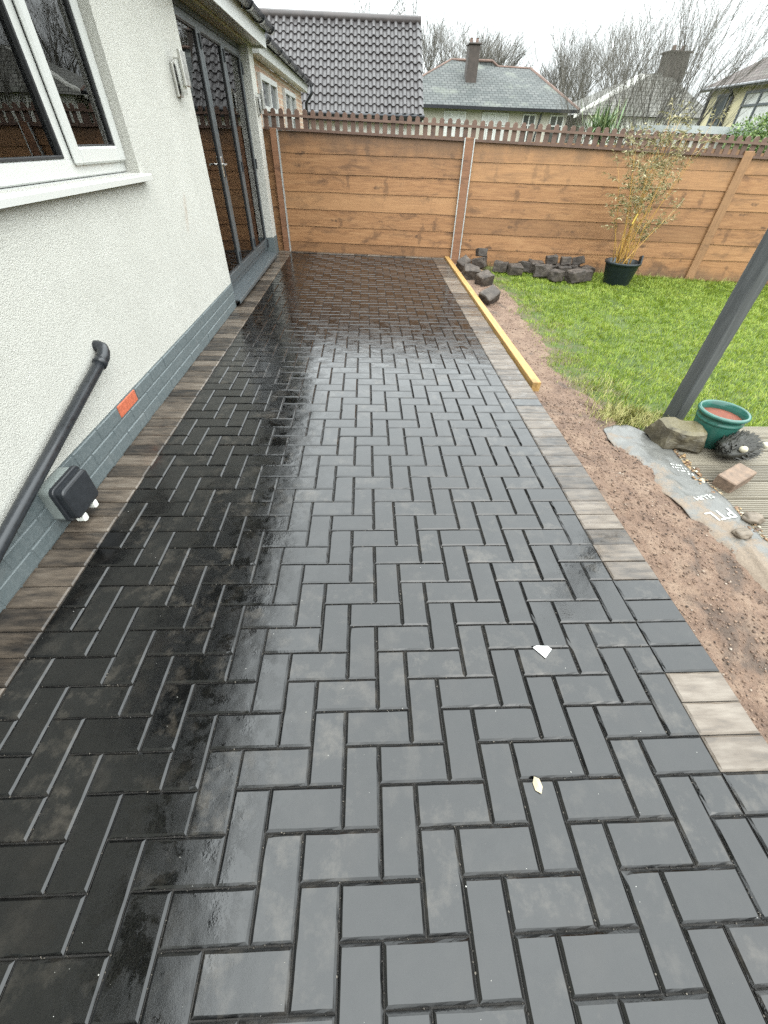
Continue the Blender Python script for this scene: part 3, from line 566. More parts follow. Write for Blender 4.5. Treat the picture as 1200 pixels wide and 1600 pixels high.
# ------------------------------------------------------------------ fence
fence = thing('fence', (FA.x, FA.y, 0), 'orange brown horizontal board fence with a picket topper behind the patio', 'fence'); fence.rotation_euler = (0, 0, FROT)
def fl(mb, name, mat, parent=fence, **k): return link(name, mb.mesh(name, mat), parent)
zb = [-.065, .138, .345, .553, .760, .965, 1.178, 1.392]
posts = [(.10, .195), (2.725, 2.845), (6.36, 6.485), (9.6, 9.72)]
bays = [(-.40, .10), (.195, 2.725), (2.845, 6.36), (6.485, 9.6)]
for bi, (s0, s1) in enumerate(bays):
    L = s1-s0
    for i in range(7):
        drop = -.0085*(s0+s1)/2 if bi else 0
        z0 = zb[i]+drop*(i/7)+random.uniform(-.003, .003); z1 = zb[i+1]+drop*((i+1)/7)-.004
        if bi >= 2 and i == 0: z0 -= .12
        mb = MB(); n = 9; h = z1-z0; tw = random.uniform(-.004, .004); bow = random.uniform(-.005, .005)
        for k in range(n):                                    # tapered board, thick lower edge, with a little bow and cup
            x = -L/2+L*k/(n-1); w = .0025*math.sin(k*1.9+i*2.3+bi)
            for yy, zz in ((-.030, -h/2-.003), (-.021, h/2+.009), (.0, h/2+.009), (-.010, -h/2-.003)): mb.v.append((x, yy+tw*(k/(n-1)-.5)+bow*(1-(2*k/(n-1)-1)**2)*.6, zz+w))
        for k in range(n-1): mb.f += [(4*k+e, 4*(k+1)+e, 4*(k+1)+(e+1) % 4, 4*k+(e+1) % 4) for e in range(4)]
        mb.f += [(0, 1, 2, 3), tuple(4*(n-1)+e for e in (3, 2, 1, 0))]
        o = fl(mb, 'board', 'fence_wood'); o.location = ((s0+s1)/2, .012+(.05 if bi == 0 else 0), (z0+z1)/2)
for i, (s0, s1) in enumerate(posts):
    top = 1.405-.0095*s0
    p = fl(MB().bev(s0, s1, -.055 if i < 2 else -.044, .06, -.25, top, .004), 'post', 'fence_post' if i < 2 else 'tan_post')
    st = [s1] if i == 0 else ([s0, s1] if i == 1 else [])
    for s in st: fl(MB().box(s-.009 if s == s0 else s-.004, s+.004 if s == s0 else s+.009, -.060 if i < 2 else -.034, .03, -.2, top-.004), 'edge_strip', 'galv', p)
S0, S1 = .02, 9.7
def topz(s): return 1.602-.0182*s
for k, dz, hh in ((0, -.197, .026), (1, -.066, .024)):
    mb = MB(); mb.prism([(S0, -.040, topz(S0)+dz-hh/2), (S1, -.040, topz(S1)+dz-hh/2), (S1, -.040, topz(S1)+dz+hh/2), (S0, -.040, topz(S0)+dz+hh/2)], (0, .022, 0)); fl(mb, 'rail', 'picket_wood')
mb = MB(); pr = [(.031*math.cos(math.pi*k/8), -.031+.031*math.sin(math.pi*k/8)) for k in range(9)]
pts = [(.031, 0, -.205)] + [(x, 0, z) for x, z in pr] + [(-.031, 0, -.205)]; mb.prism(pts, (0, .016, 0)); pme = mb.mesh('picket', 'picket_wood'); s = .055
while s < S1-.05:
    o = link('picket', pme, fence, (s, -.018, topz(s)+random.uniform(-.004, .004)), (0, random.gauss(0, .008), 0)); s += .1065

# ------------------------------------------------------------------ edging, deck, post
t_ = tag(link('timber_edging', MB().bev(-.033, .033, -2.21, 2.21, -.14, .0, .003).mesh('timber_edging', 'new_timber'), None, (1.539, 4.32, .026), (0, 0, R(.25))), 'new yellow timber edging lying along the far right side of the patio', 'timber')
deck = tag(link('decking', MB().box(2.185, 5.6, -1.6, 1.64, -.2, -.085).mesh('decking', 'joint_sand')), 'grooved grey brown decking at the right', kind='structure')
bw = .146; prof = [(0, -.024)]; ng = 9
for k in range(ng): y = .004+(bw-.008)*k/ng; w_ = (bw-.008)/ng; prof += [(y, -.0058), (y+w_*.14, 0), (y+w_*.58, 0), (y+w_*.74, -.0058)]
prof += [(bw-.004, -.003), (bw, -.024)]
mb = MB(); mb.prism([(0, y, z) for y, z in prof], (3.4, 0, 0)); dme = mb.mesh('deck_board', 'deck_wood'); y = 1.63-bw
while y > -1.5:
    link('deck_board', dme, deck, (2.175+random.uniform(-.006, .006), y, -.052+random.gauss(0, .001)), (0, 0, random.gauss(0, .0015))); y -= bw+.006
tag(link('pergola_post', MB().bev(-.048, .048, -.048, .048, 0, 2.5, .006).mesh('pergola_post', 'grey_post'), None, (2.44, 1.755, -.08), (0, 0, R(14))), 'tall square grey painted wooden post at the corner of the decking', 'post')

# ------------------------------------------------------------------ pots, ornament, rock, loose block
def pot(name, prof, loc, label, mat, n=40):
    p = thing(name, loc, label, 'plant pot'); mb = MB().lathe([(r, z) for r, z in prof], n); o = link('body', mb.mesh('body', mat, True), p); return p
gp = pot('glazed_pot', [(0, .001), (.088, 0), (.094, .008), (.124, .158), (.124, .163), (.129, .167), (.129, .176), (.124, .181), (.126, .198), (.137, .205), (.141, .214), (.138, .224), (.128, .228), (.121, .222), (.119, .18), (.116, .15), (0, .15)], (2.452, 1.43, -.05), 'green glazed round plant pot of reddish soil on the decking', 'glaze')
mb = MB().lathe([(0, .186), (.05, .190), (.09, .183), (.1215, .178)], 40); o = link('soil', mb.mesh('soil', 'terracotta', True), gp)
rk = MB().bev(-.115, .115, -.085, .085, -.085, .080, .02); bm_ = MB()
import bmesh
def rough_block(mb, cuts, amp, freq, seed):                   # subdivide a block and knock its faces about
    me = bpy.data.meshes.new('tmp'); me.from_pydata(mb.v, [], mb.f); b_ = bmesh.new(); b_.from_mesh(me); bpy.data.meshes.remove(me)
    bmesh.ops.recalc_face_normals(b_, faces=b_.faces); bmesh.ops.subdivide_edges(b_, edges=[e for e in b_.edges if e.calc_length() > .03], cuts=cuts, use_grid_fill=True); bmesh.ops.triangulate(b_, faces=b_.faces)
    o_ = MB(); b_.verts.ensure_lookup_table()
    for v in b_.verts: q = v.co; o_.v.append(tuple(q + Vector((noise.noise(q*freq+Vector((seed, 0, 0))), noise.noise(q*freq+Vector((0, seed, 9))), noise.noise(q*freq+Vector((5, 0, seed)))))*amp + v.normal*noise.noise(q*freq*3+Vector((seed, seed, 0)))*amp*.35))
    o_.f = [tuple(v.index for v in f.verts) for f in b_.faces]; b_.free(); return o_
rk.v = [(x*(1+.10*(z < 0))-.03*(y > 0)*(x < 0), y*(1.1 if z < 0 else .85+.5*(x+.13)), z*(1 if z < 0 else .82)) for x, y, z in rk.v]
rk = rough_block(rk, 5, .020, 9, 3)
tag(link('rock', rk.mesh('rock', 'mossy_rock'), None, (2.232, 1.40, .030), (.02, .05, R(-14))), 'flat topped brown mossy rock at the foot of the grey post', 'rock')
hh = thing('hedgehog_ornament', (2.505, 1.255, -.05), 'dark spiky hedgehog ornament with pale knobs beside the green pot', 'ornament'); hh.rotation_euler = (0, 0, R(22))
bd = MB().ico((0, 0, .072), 1, (.140, .085, .070), .10, 3, 9); link('body', bd.mesh('body', 'spines', True), hh)
sp_ = MB()
for k in range(380):
    th = random.uniform(0, 2*math.pi); cz = random.uniform(-.45, 1); sr = math.sqrt(1-cz*cz); q = Vector((sr*math.cos(th), sr*math.sin(th), cz)); p = Vector((q.x*.138, q.y*.084, .072+q.z*.069))
    d = (Vector((q.x*.5, q.y, q.z)) + Vector((1.5, random.gauss(0, .25), random.gauss(-.1, .3)))).normalized(); sp_.tube([p-d*.008, p+d*random.uniform(.026, .048)], [.0062, .0012], 4, False)
link('spines', sp_.mesh('spines', 'spines'), hh)
for q in ((-.085, -.062, .118), (.128, -.068, .098)): link('knob', MB().ico((0, 0, 0), .0215, (1, 1, .9), .04, 2, 3).mesh('knob', 'knob', True), hh, q)
lb = MB().bev(-.1, .1, -.05, .05, 0, .075, .005); tag(link('loose_block', lb.mesh('loose_block', 'brown_block'), None, (2.325, 1.0, -.048), (R(3), R(-5), R(27))), 'single brown paving block lying loose on the decking', 'block')
for x, y, r, lab in ((2.235, .70, .042, 'rounded grey stone lying at the edge of the decking'), (2.10, .59, .034, 'small dark lump of stone lying on the plastic sheet')):
    tag(link('stone', MB().ico((0, 0, 0), r, (1.2, .9, .62), .3, 2, r*90).mesh('stone', 'pebble_grey', True), None, (x, y, -.035)), lab, 'stone')

# bamboo in a black tub
bp = thing('potted_bamboo', (3.87, 5.66, -.115), 'tall yellow caned bamboo in a black plastic tub by the fence', 'potted plant')
link('tub', MB().lathe([(0, .002), (.165, 0), (.172, .01), (.218, .25), (.222, .255), (.236, .262), (.240, .285), (.234, .292), (.222, .288), (.212, .24), (0, .24)], 32).mesh('tub', 'pot_black', True), bp)
mb = MB(); mb.bev(-.045, .045, -.012, .012, -.05, .06, .006); link('tub_handle', mb.mesh('tub_handle', 'pot_black'), bp, (.225, -.03, .30), (0, R(18), R(80)))
lf = MB(); canes = []
def leaf(mb, p, d, L, w):
    d = d.normalized(); sd = d.cross(Vector((random.gauss(0, 1), random.gauss(0, 1), random.gauss(0, .6)))).normalized()*w; dr = Vector((0, 0, -L*.25)); b = len(mb.v)
    mb.v += [tuple(p), tuple(p+d*L*.4+sd), tuple(p+d*L+dr), tuple(p+d*L*.4-sd)]; mb.f.append((b, b+1, b+2, b+3))
for k in range(30):
    a = random.uniform(0, 2*math.pi); rr = random.uniform(.02, .12); base = Vector((rr*math.cos(a)-.02, rr*math.sin(a), .23)); H = random.uniform(.95, 1.52) if k < 24 else random.uniform(.35, .7)
    lean = Vector((random.uniform(-.44, .40), random.uniform(-.14, .08), 0)) if k < 26 else Vector((random.choice((-.5, .75)), random.uniform(-.1, .1), 0))
    pts = [base + Vector((lean.x*u*(.75+.25*u)*H, lean.y*u*H, u*H)) + Vector((random.gauss(0, .006), random.gauss(0, .006), 0)) for u in np.linspace(0, 1, 8)]
    r0 = random.uniform(.0042, .0072); link('cane', MB().tube(pts, [r0*(1-.75*u) for u in np.linspace(0, 1, 8)], 5).mesh('cane', 'cane', True), bp)
    for j in range(2, 8):
        if k >= 27 and j < 5: continue
        for q in range(random.randint(1, 3) if j < 4 else random.randint(2, 4)):
            p = pts[j]; d = Vector((random.gauss(0, 1), random.gauss(0, .7), random.uniform(.2, 1.1))).normalized(); L = random.uniform(.08, .24)*(.5 if j < 4 else 1)
            lf.tube([p, p+d*L*.5+Vector((0, 0, .01)), p+d*L], [.0016, .0013, .0008], 3, False)
            if j >= 4:
                for z in range(random.randint(6, 12)):
                    u = random.uniform(.25, 1.05); leaf(lf, p+d*L*u, d*.6+Vector((random.gauss(0, .8), random.gauss(0, .8), random.gauss(0, .5))), random.uniform(.030, .066), random.uniform(.0034, .0070))
link('foliage', lf.mesh('foliage', 'bamboo_leaf'), bp)
link('tag', MB().bev(-.009, .009, -.002, .002, -.055, .055, .001).mesh('tag', 'yellow_tag'), bp, (-.13, -.13, .78), (0, R(14), 0))

# spare stone setts heaped against the fence
setts = [(1.70, 6.02, .02, .095), (1.71, 5.50, 0, .11), (1.83, 5.22, 0, .105), (1.71, 4.40, .0, .125), (1.98, 6.20, 0, .10), (1.99, 6.22, .15, .075), (2.26, 6.02, 0, .10), (2.44, 5.90, 0, .095), (2.66, 6.10, 0, .10), (2.80, 6.08, .0, .11), (2.82, 5.80, 0, .12), (3.00, 6.02, .0, .10), (2.98, 6.0, .14, .075), (2.96, 5.62, 0, .10), (3.18, 5.98, 0, .10), (3.20, 6.0, .14, .07), (3.22, 5.60, .0, .115), (3.34, 6.05, 0, .10), (3.40, 5.72, 0, .10), (3.40, 6.02, .14, .075), (3.54, 5.98, 0, .10)]
notes = {0: 'tilted stone sett wedged at the far end of the yellow timber', 1: 'upright stone sett beside the far half of the yellow timber', 2: 'stone sett just right of the timber at the corner of the lawn', 3: 'dark tilted stone sett nearest the camera beside the yellow timber', 4: 'lower of two stacked setts left of the fence heap', 5: 'upper of two stacked setts left of the fence heap', 6: 'lone squarish sett between the stacked pair and the heap', 7: 'small sett at the left end of the heap on the grass edge', 10: 'broad sett at the front left of the heap', 13: 'squarish sett in the front middle of the heap', 16: 'broad sett at the front right of the heap', 18: 'pale sett at the front right end of the heap', 20: 'last sett at the right end of the heap against the fence', 8: 'leftmost sett in the back row of the heap', 9: 'second sett from the left in the back row of the heap', 11: 'middle sett of the back row, carrying the leftmost top stone', 12: 'leftmost of the three setts lying on top of the heap', 14: 'fourth sett from the left in the back row of the heap', 15: 'middle one of the three setts lying on top of the heap', 17: 'sett of the back row near its right end', 19: 'rightmost of the three setts lying on top of the heap'}
for i, (x, y, z, s_) in enumerate(setts):
    s_ *= .85 if i == 3 else 1.0
    mb = MB().bev(-s_*1.0, s_*1.0, -s_*.74, s_*.74, -s_*.66, s_*.66, s_*.10)
    mb = rough_block(mb, 2, s_*.17, 10, i*3.7)
    lab = notes.get(i) or ('rough dark stone sett resting on top of others in the heap by the fence' if z > .1 else 'rough stone sett in the back row of the heap against the fence')
    tl_ = (R(24), R(-20), R(35)) if i in (0, 3) else (random.gauss(0, .12), random.gauss(0, .12), random.uniform(-.7, .7))
    tag(link('stone_sett', mb.mesh('stone_sett', 'sett'), None, (x, y, gz(x, y)+s_*.68+z), tl_), lab, 'stone', 'spare stone setts by the fence')

# plastic sheets half buried in sand
def sheet(name, left, right, y0, y1, label, seed, lift):
    ny, nx = 130, 24; V = []
    for j in range(ny):
        u = j/(ny-1); y = y0+(y1-y0)*u
        xl = np.interp(u, *zip(*left)); xr = np.interp(u, *zip(*right))
        for i in range(nx):
            w = i/(nx-1); x = xl+(xr-xl)*w; x += .010*noise.noise(Vector((y*9, seed, w*2))) + .005*noise.noise(Vector((y*31, seed, w*2)))
            z = gz(x, y)+.016+lift + .018*noise.noise(Vector((x*3.3, y*3.3, 7))) + .007*noise.noise(Vector((x*9, y*6, seed))) + .004*noise.noise(Vector((x*30, y*18, seed+4))) + .010*math.exp(-(w/.05)**2)*noise.noise(Vector((y*4, 2, seed))) - .030*math.exp(-(w/.16)**2)*max(0, min(1, 1.2*noise.noise(Vector((y*3, 8, seed)))+.85))
            if y < .62: z += .016*min(1, (.62-y)/.15)*math.exp(-((x-2.085+.16*(.6-y)*(y > .1)+.08*(y <= .1))/.010)**2)      # a fold standing up
            V.append((x, y, z))
    F = [(j*nx+i, j*nx+i+1, (j+1)*nx+i+1, (j+1)*nx+i) for j in range(ny-1) for i in range(nx-1)]
    me = fastmesh(name, V, F, 'plastic_sheet'); me.polygons.foreach_set('use_smooth', [True]*len(me.polygons)); o = link(name, me); sm = o.modifiers.new('thick', 'SOLIDIFY'); sm.thickness = .003; sm.offset = 1
    return tag(o, label, 'sheet')
sh = sheet('plastic_sack', [(0, 2.05), (.2, 2.01), (.407, 1.965), (.478, 1.975), (.555, 1.945), (.632, 1.925), (.704, 1.895), (.775, 1.885), (.851, 1.85), (.929, 1.825), (.976, 1.835), (1, 1.90)], [(0, 2.20), (.4, 2.19), (.704, 2.195), (.82, 2.165), (.88, 2.175), (.96, 2.13), (1, 2.02)], -.6, 1.61, 'grey plastic sack with white print flattened on the soil beside the decking', 3, 0)
def lettering(txt, size, x, y, rot, name='lettering'):
    cu = bpy.data.curves.new(name, 'FONT'); cu.body = txt; cu.size = size; cu.extrude = .0012; cu.resolution_u = 3; cu.offset = 0; cu.align_x = 'CENTER'
    o = bpy.data.objects.new(name, cu); COL.objects.link(o); dg = bpy.context.evaluated_depsgraph_get(); me = bpy.data.meshes.new_from_object(o.evaluated_get(dg)); bpy.data.objects.remove(o); me.materials.append(M['print_white'])
    c, s_ = math.cos(rot), math.sin(rot)
    for v in me.vertices:
        X = x + v.co.x*c - v.co.y*s_; Y = y + v.co.x*s_ + v.co.y*c
        v.co = (X, Y, sheet_z(X, Y)+.005+v.co.z)
    return link(name, me, sh)
from mathutils.bvhtree import BVHTree
bv = BVHTree.FromPolygons([v.co.copy() for v in sh.data.vertices], [tuple(p.vertices) for p in sh.data.polygons])
def sheet_z(x, y):
    h = bv.ray_cast(Vector((x, y, 1)), Vector((0, 0, -1))); return h[0].z if h[0] else gz(x, y)+.03
lettering('PTL', .095, 2.085, .765, R(192)); lettering('SLUM', .045, 2.085, .885, R(188))
mb = MB()                                                     # rows of small print, too small to read
for row, (xa, xb) in enumerate(((2.075, 2.135), (2.075, 2.15), (2.09, 2.15), (2.13, 2.155))):
    x = xa
    while x < xb:
        w_ = random.uniform(.005, .011); yy = 1.175-row*.026-(x-2.08)*.25
        z_ = sheet_z(x, yy)+.0045; mb.prism([(x, yy-.0075, z_), (x+w_, yy-.0075+random.uniform(-.003, .003), z_), (x+w_, yy+.0075, z_), (x+w_*.3, yy+random.uniform(.003, .0085), z_)], (0, 0, .001)); x += w_+random.choice((.003, .004, .010))
link('small_print', mb.mesh('small_print', 'print_white'), sh)

# gravel, crumbs of soil, grit
def scatter(name, n, fn, rmin, rmax, mat, label, cat=None, parent=None, flat=.65):
    t0 = MB(); V = []; F = []; nb = 0
    protos = []
    for k in range(8): q = MB().ico((0, 0, 0), 1, (1, random.uniform(.6, 1), flat*random.uniform(.7, 1.2)), .28); protos.append(np.array(q.v))
    tri = np.array(q.f)
    for k in range(n):
        x, y, z = fn(); r = rmin*(rmax/rmin)**(random.random()**2.2); a = random.uniform(0, 6.283); c, s_ = math.cos(a), math.sin(a); p = protos[k % 8]*r
        V.append(np.stack([x+p[:, 0]*c-p[:, 1]*s_, y+p[:, 0]*s_+p[:, 1]*c, z+p[:, 2]+r*.15], 1)); F.append(tri+nb); nb += 12
    return tag(link(name, fastmesh(name, np.concatenate(V), np.concatenate(F), mat), parent), label, cat, kind='stuff')
def soil_pt():
    while True:
        x = random.uniform(1.50, 2.2); y = random.choice((random.uniform(-1.2, 2), random.uniform(-1.2, 5.3)))
        if x < (edge_x(y)+.05 if y > 1.6 else 2.2): return x, y, gz(x, y)+.006+.018*noise.noise(Vector((x*3.3, y*3.3, 7)))+.011*noise.noise(Vector((x*11, y*11, 1)))
scatter('soil_crumbs', 16000, soil_pt, .0012, .0070, 'crumb', 'loose crumbs and pebbles strewn over the bare soil')
def grav():
    y = random.uniform(.35, 1.6); return 2.185+random.gauss(0, .018)+(.03 if y < .8 else 0)*random.random(), y, -.058+random.uniform(0, .012)
scatter('gravel', 420, grav, .005, .017, 'pebble', 'tan gravel and leaf litter along the edge of the decking', flat=.5)
jp = iter(joint_pts)
def joint_pt(): x, y = next(jp); return x+random.gauss(0, .0018), y+random.gauss(0, .0018), -.0070+random.uniform(0, .0022)
m = NM('joint_grit'); m.set(Base_Color=m.ramp(m.rand(True), (0, (.008, .007, .006)), (.7, (.03, .025, .02)), (1, (.12, .105, .085))), Roughness=.8); M['joint_grit'] = m.m
scatter('joint_grit', len(joint_pts), joint_pt, .0009, .0030, 'joint_grit', None, parent=patio)
def patio_pt(): x = random.uniform(-.95, 1.35); y = -.95+random.random()**1.6*5; return x, y, .0002
scatter('grit', 380, patio_pt, .0006, .0024, 'grit', 'pale specks of grit scattered over the wet pavers')
scr = MB().prism([(-.033, .012, 0), (-.018, .020, 0), (.022, .022, 0), (.034, .010, .001), (.004, -.026, .001)], (0, 0, .0012)); tag(link('paper_scrap', scr.mesh('paper_scrap', 'paper'), None, (.893, -.016, .003), (0, 0, R(-6))), 'small white diamond shaped scrap on the wet pavers', 'scrap')
lf2 = MB(); lf2.v = [(-.010, -.012, .001), (.004, -.021, .003), (.013, -.004, .002), (.008, .014, .006), (-.004, .021, .003), (-.012, .006, .001), (0, 0, .007)]; lf2.f = [(i, (i+1) % 6, 6) for i in range(6)]
o = tag(link('fallen_leaf', lf2.mesh('fallen_leaf', 'leaf_dry'), None, (.746, -.416, .002)), 'small pale dried leaf on the near pavers', 'leaf'); sm = o.modifiers.new('thick', 'SOLIDIFY'); sm.thickness = .0012

# grass
def blades(n, fn, lmin, lmax, w, name, mat, label):
    P = np.array([fn() for _ in range(n)]); cl_ = np.array([noise.noise(Vector((x*13, y*13, 2))) for x, y, z in P]); an = np.array([noise.noise(Vector((x*7, y*7, 6))) for x, y, z in P]); L = rng.uniform(lmin, lmax, n)*(1+.55*cl_); a = an*9+rng.normal(0, .9, n); ln = rng.uniform(.15, .95, n)
    dx, dy = np.cos(a), np.sin(a); sx, sy = -dy*w/2, dx*w/2
    def pt(h, o, k): return np.stack([P[:, 0]+dx*o*L+sx*k, P[:, 1]+dy*o*L+sy*k, P[:, 2]+h*L], 1)
    A, B = pt(0*L, 0*L, -1), pt(0*L, 0*L, 1); h1 = .62-.12*ln; C_, D = pt(h1, ln*.28, .85), pt(h1, ln*.28, -.85); E_ = pt(1-.42*ln, ln*.8, 0)
    V = np.stack([A, B, C_, D, E_], 1).reshape(-1, 3); i = np.arange(n)*5
    me = bpy.data.meshes.new(name); T = np.concatenate([np.stack([i, i+1, i+2], 1), np.stack([i, i+2, i+3], 1), np.stack([i+3, i+2, i+4], 1)])
    return tag(link(name, fastmesh(name, V, T, mat)), label, kind='stuff')
def lawn_pt():
    while True:
        y = random.uniform(1.62, 6.35); x = edge_x(y)-.12+(6.9-1.8)*random.random()
        if y > fence_y(x)-.02: continue
        if y < 1.68 and x > 2.15 and random.random() < .3: continue
        d = (x-edge_x(y)); dens = min(1, max(0, (d+.10)/.42)); dens *= .34+.66*min(1, max(0, .75+2.4*noise.noise(Vector((x*3.1, y*3.1, 8))) + 1.2*noise.noise(Vector((x*9, y*9, 3))) + (d-.4)*.7))
        if random.random() < dens: return x, y, gz(x, y)-.012+.012*noise.noise(Vector((x*2.1, y*2.1, 0)))
blades(150000, lawn_pt, .016, .046, .0040, 'grass', 'grass_blade', 'short bright green grass of the lawn')
def tuft_pt():
    k = random.random()
    if k < .55: x, y = random.gauss(2.10, .12), random.gauss(1.73, .06)
    elif k < .8: x = random.uniform(2.0, 6.5); y = fence_y(x)-.03-abs(random.gauss(0, .05))
    else: x, y = random.uniform(1.85, 2.3), random.uniform(1.66, 2.4)
    return x, y, gz(x, y)-.01
blades(2600, tuft_pt, .03, .10, .0038, 'dry_grass', 'dry_grass', 'straggly yellowed grass at the edges of the lawn')

# ------------------------------------------------------------------ neighbours beyond the fence
def win(parent, u0, u1, z0, z1, P, nx=2, frame='upvc', d=.05, transom=True, glass='far_glass'):
    # P(u, z, out) -> world point on a facade; a framed window standing a little proud of it
    def bx(mb, a, b, c, e, o0, o1):
        q = [P(u, z, o) for o in (o0, o1) for z in (c, e) for u in (a, b)]; n0 = len(mb.v); mb.v += [tuple(p) for p in q]; mb.f += [tuple(n0+i for i in f) for f in ((0, 1, 3, 2), (4, 6, 7, 5), (0, 4, 5, 1), (2, 3, 7, 6), (0, 2, 6, 4), (1, 5, 7, 3))]
    mb = MB(); w = .06
    bx(mb, u0, u0+w, z0, z1, 0, d); bx(mb, u1-w, u1, z0, z1, 0, d); bx(mb, u0+w, u1-w, z0, z0+w, 0, d); bx(mb, u0+w, u1-w, z1-w, z1, 0, d)
    for k in range(1, nx): c = u0+(u1-u0)*k/nx; bx(mb, c-w/2, c+w/2, z0+w, z1-w, 0, d)
    if transom: zt = z0+(z1-z0)*.68; 
    if transom:
        for k in range(nx): a = u0+(u1-u0)*k/nx+w*.55; b = u0+(u1-u0)*(k+1)/nx-w*.55; bx(mb, a, b, zt-.025, zt+.025, 0, d-.005)
    wd = part(mb, 'window', frame, parent); mb = MB()
    bx(mb, u0+w*.9, u1-w*.9, z0+w*.9, z1-w*.9, .006, .014); part(mb, 'pane', glass, wd); return wd
# brick extension next door
ext = thing('brick_extension', (-1.35, 10, -.3), 'brick extension with white windows behind the left end of the fence', 'building')
part(MB().box(-4.8, -1.2, 7.05, 12.6, -.4, 2.075), 'wall', 'stock_brick', ext, uvplane=True)
part(MB().bev(-1.2, -1.05, 6.95, 12.68, 2.08, 2.205, .003), 'fascia', 'fascia_white', ext); gutter('gutter', ext, -.985, 6.95, 12.95, 2.245, .055, .95)
part(MB().prism([(-1.0, 6.95, 2.23), (-1.0, 6.95, 2.26), (-4.9, 6.95, 3.2), (-4.9, 6.95, 3.1)], (0, 5.75, 0)), 'roof', 'dark_tiles', ext, uvplane=True)
PX = lambda u, z, o: Vector((-1.2+o, u, z))
win(ext, 7.35, 8.75, .9, 1.955, PX, 2); win(ext, 9.6, 11.1, .9, 1.955, PX, 2)
mb = MB(); mb.tube([(-.985, 12.85, 2.20), (-.985, 12.85, 2.08), (-1.13, 12.85, 1.92), (-1.13, 12.85, -.3)], .036, 10); part(mb, 'downpipe', 'gutter_plastic', ext, True)
# house with profiled concrete tiles
th = thing('tiled_house', (-.6, 16, -.3), 'building with dark ribbed tile roof rising over the left of the fence', 'house')
EY, EZ, RY, RZ = 14.0, 1.86, 16.35, 3.74; SX0, SX1 = -3.0, 1.80
part(MB().box(SX0+.2, SX1-.06, EY+.25, 19, -.4, EZ-.02), 'wall', 'white_wall', th)
mb = MB(); mb.prism([(SX0, EY, EZ-.06), (SX0, RY, RZ-.06), (SX0, RY*2-EY, EZ-.06), (SX0, RY*2-EY, EZ-.09), (SX0, EY, EZ-.09)], (SX1-SX0-.03, 0, 0)); rf = part(mb, 'roof', 'dark_tiles', th, uvplane=True)
ang = math.atan2(RZ-EZ, RY-EY); SL = math.hypot(RZ-EZ, RY-EY); rows = 11; ex = SL/rows; ncol = 24; tw = (SX1-SX0)/ncol
pr = [(-.5, .0), (-.30, .0), (-.22, .018), (-.10, .046), (.04, .055), (.18, .046), (.30, .018), (.38, .0), (.5, .0)]
mb = MB(); np_ = len(pr)
for yy, dz in ((0, .034), (ex+.05, 0.0)):
    for x, z in pr: mb.v.append((x*tw, yy, z+dz))
for x, z in pr: mb.v.append((x*tw, 0, z+.006))
mb.f = [(i, i+1, np_+i+1, np_+i) for i in range(np_-1)] + [(i+1, i, 2*np_+i, 2*np_+i+1) for i in range(np_-1)]
tme = mb.mesh('roof_tile', 'roof_tile'); 
for rI in range(rows):
    for cI in range(ncol):
        d = -.03+rI*ex; link('roof_tile', tme, rf, Vector((SX0+(cI+.5)*tw, EY+d*math.cos(ang), EZ-.05+d*math.sin(ang)))-th.location, (ang+random.gauss(0, .01), random.gauss(0, .008), random.gauss(0, .006)))
mb = MB(); mb.tube([(SX0, RY, RZ-.01), (SX1, RY, RZ-.01)], .095, 10); part(mb, 'ridge', 'ridge_dark', th, True)
part(MB().bev(SX0, SX1-.03, EY+.04, EY+.07, EZ-.20, EZ-.04, .003), 'fascia', 'gutter_plastic', th)
mb = MB(); mb.tube([(SX0, EY-.03, EZ-.07), (SX1+.02, EY-.03, EZ-.07)], .058, 10); part(mb, 'gutter', 'gutter_plastic', th, True)
# slate roofed bungalow
bg_ = thing('bungalow', (7, 30, -.3), 'pale bungalow with grey slate hipped roof and brick chimney', 'house')
Y0 = 28.0; EZ2 = 2.72
part(MB().box(1.2, 10.85, Y0+.4, 36, -.4, EZ2), 'wall', 'pebbledash', bg_)
mb = MB(); E1, E2, E3, E4 = (.9, Y0, EZ2), (11.25, Y0, EZ2), (11.25, 36.5, EZ2), (.9, 36.5, EZ2); K1, K2, K3 = (4.98, 32, 4.65), (7.25, 32, 4.67), (9.49, 32.1, 4.45); K2b = (7.62, 32, 4.47)
mb.poly([E1, E2, K3, K2b, K2, K1]); mb.poly([E2, E3, K3]); mb.poly([E4, E1, K1]); mb.poly([E3, E4, K1, K2, K2b, K3]); part(mb, 'roof', 'slate', bg_, uvplane=True)
mb = MB(); mb.tube([E2, K3], .07, 6); mb.tube([K3, K2b, K2, K1], .06, 6); mb.tube([K1, E1], .05, 6); part(mb, 'ridge_tiles', 'ridge_red', bg_)
part(MB().box(.9, 11.28, Y0-.06, Y0+.05, EZ2-.13, EZ2-.005), 'gutter', 'gutter_plastic', bg_)
mb = MB(); mb.bev(5.56, 6.12, 29.95, 30.65, 3.2, 4.98, .02); mb.bev(5.51, 6.17, 29.89, 30.71, 4.98, 5.05, .02); ch = part(mb, 'chimney', 'chimney_brick', bg_)
for x in (5.68, 5.98): part(MB().lathe([(.09, 5.05), (.07, 5.22), (.085, 5.24), (.06, 5.24)], 10, x, 30.3), 'chimney_pot', 'ridge_red', ch)
PB = lambda u, z, o: Vector((u, Y0+.4-o, z))
for u0, u1, n_ in ((4.35, 5.5, 3), (6.35, 7.75, 4), (8.5, 9.2, 2), (9.95, 10.7, 2)): win(bg_, u0, u1, 1.2, 2.53, PB, n_, glass='net_curtain' if u0 < 7.5 else 'far_glass')
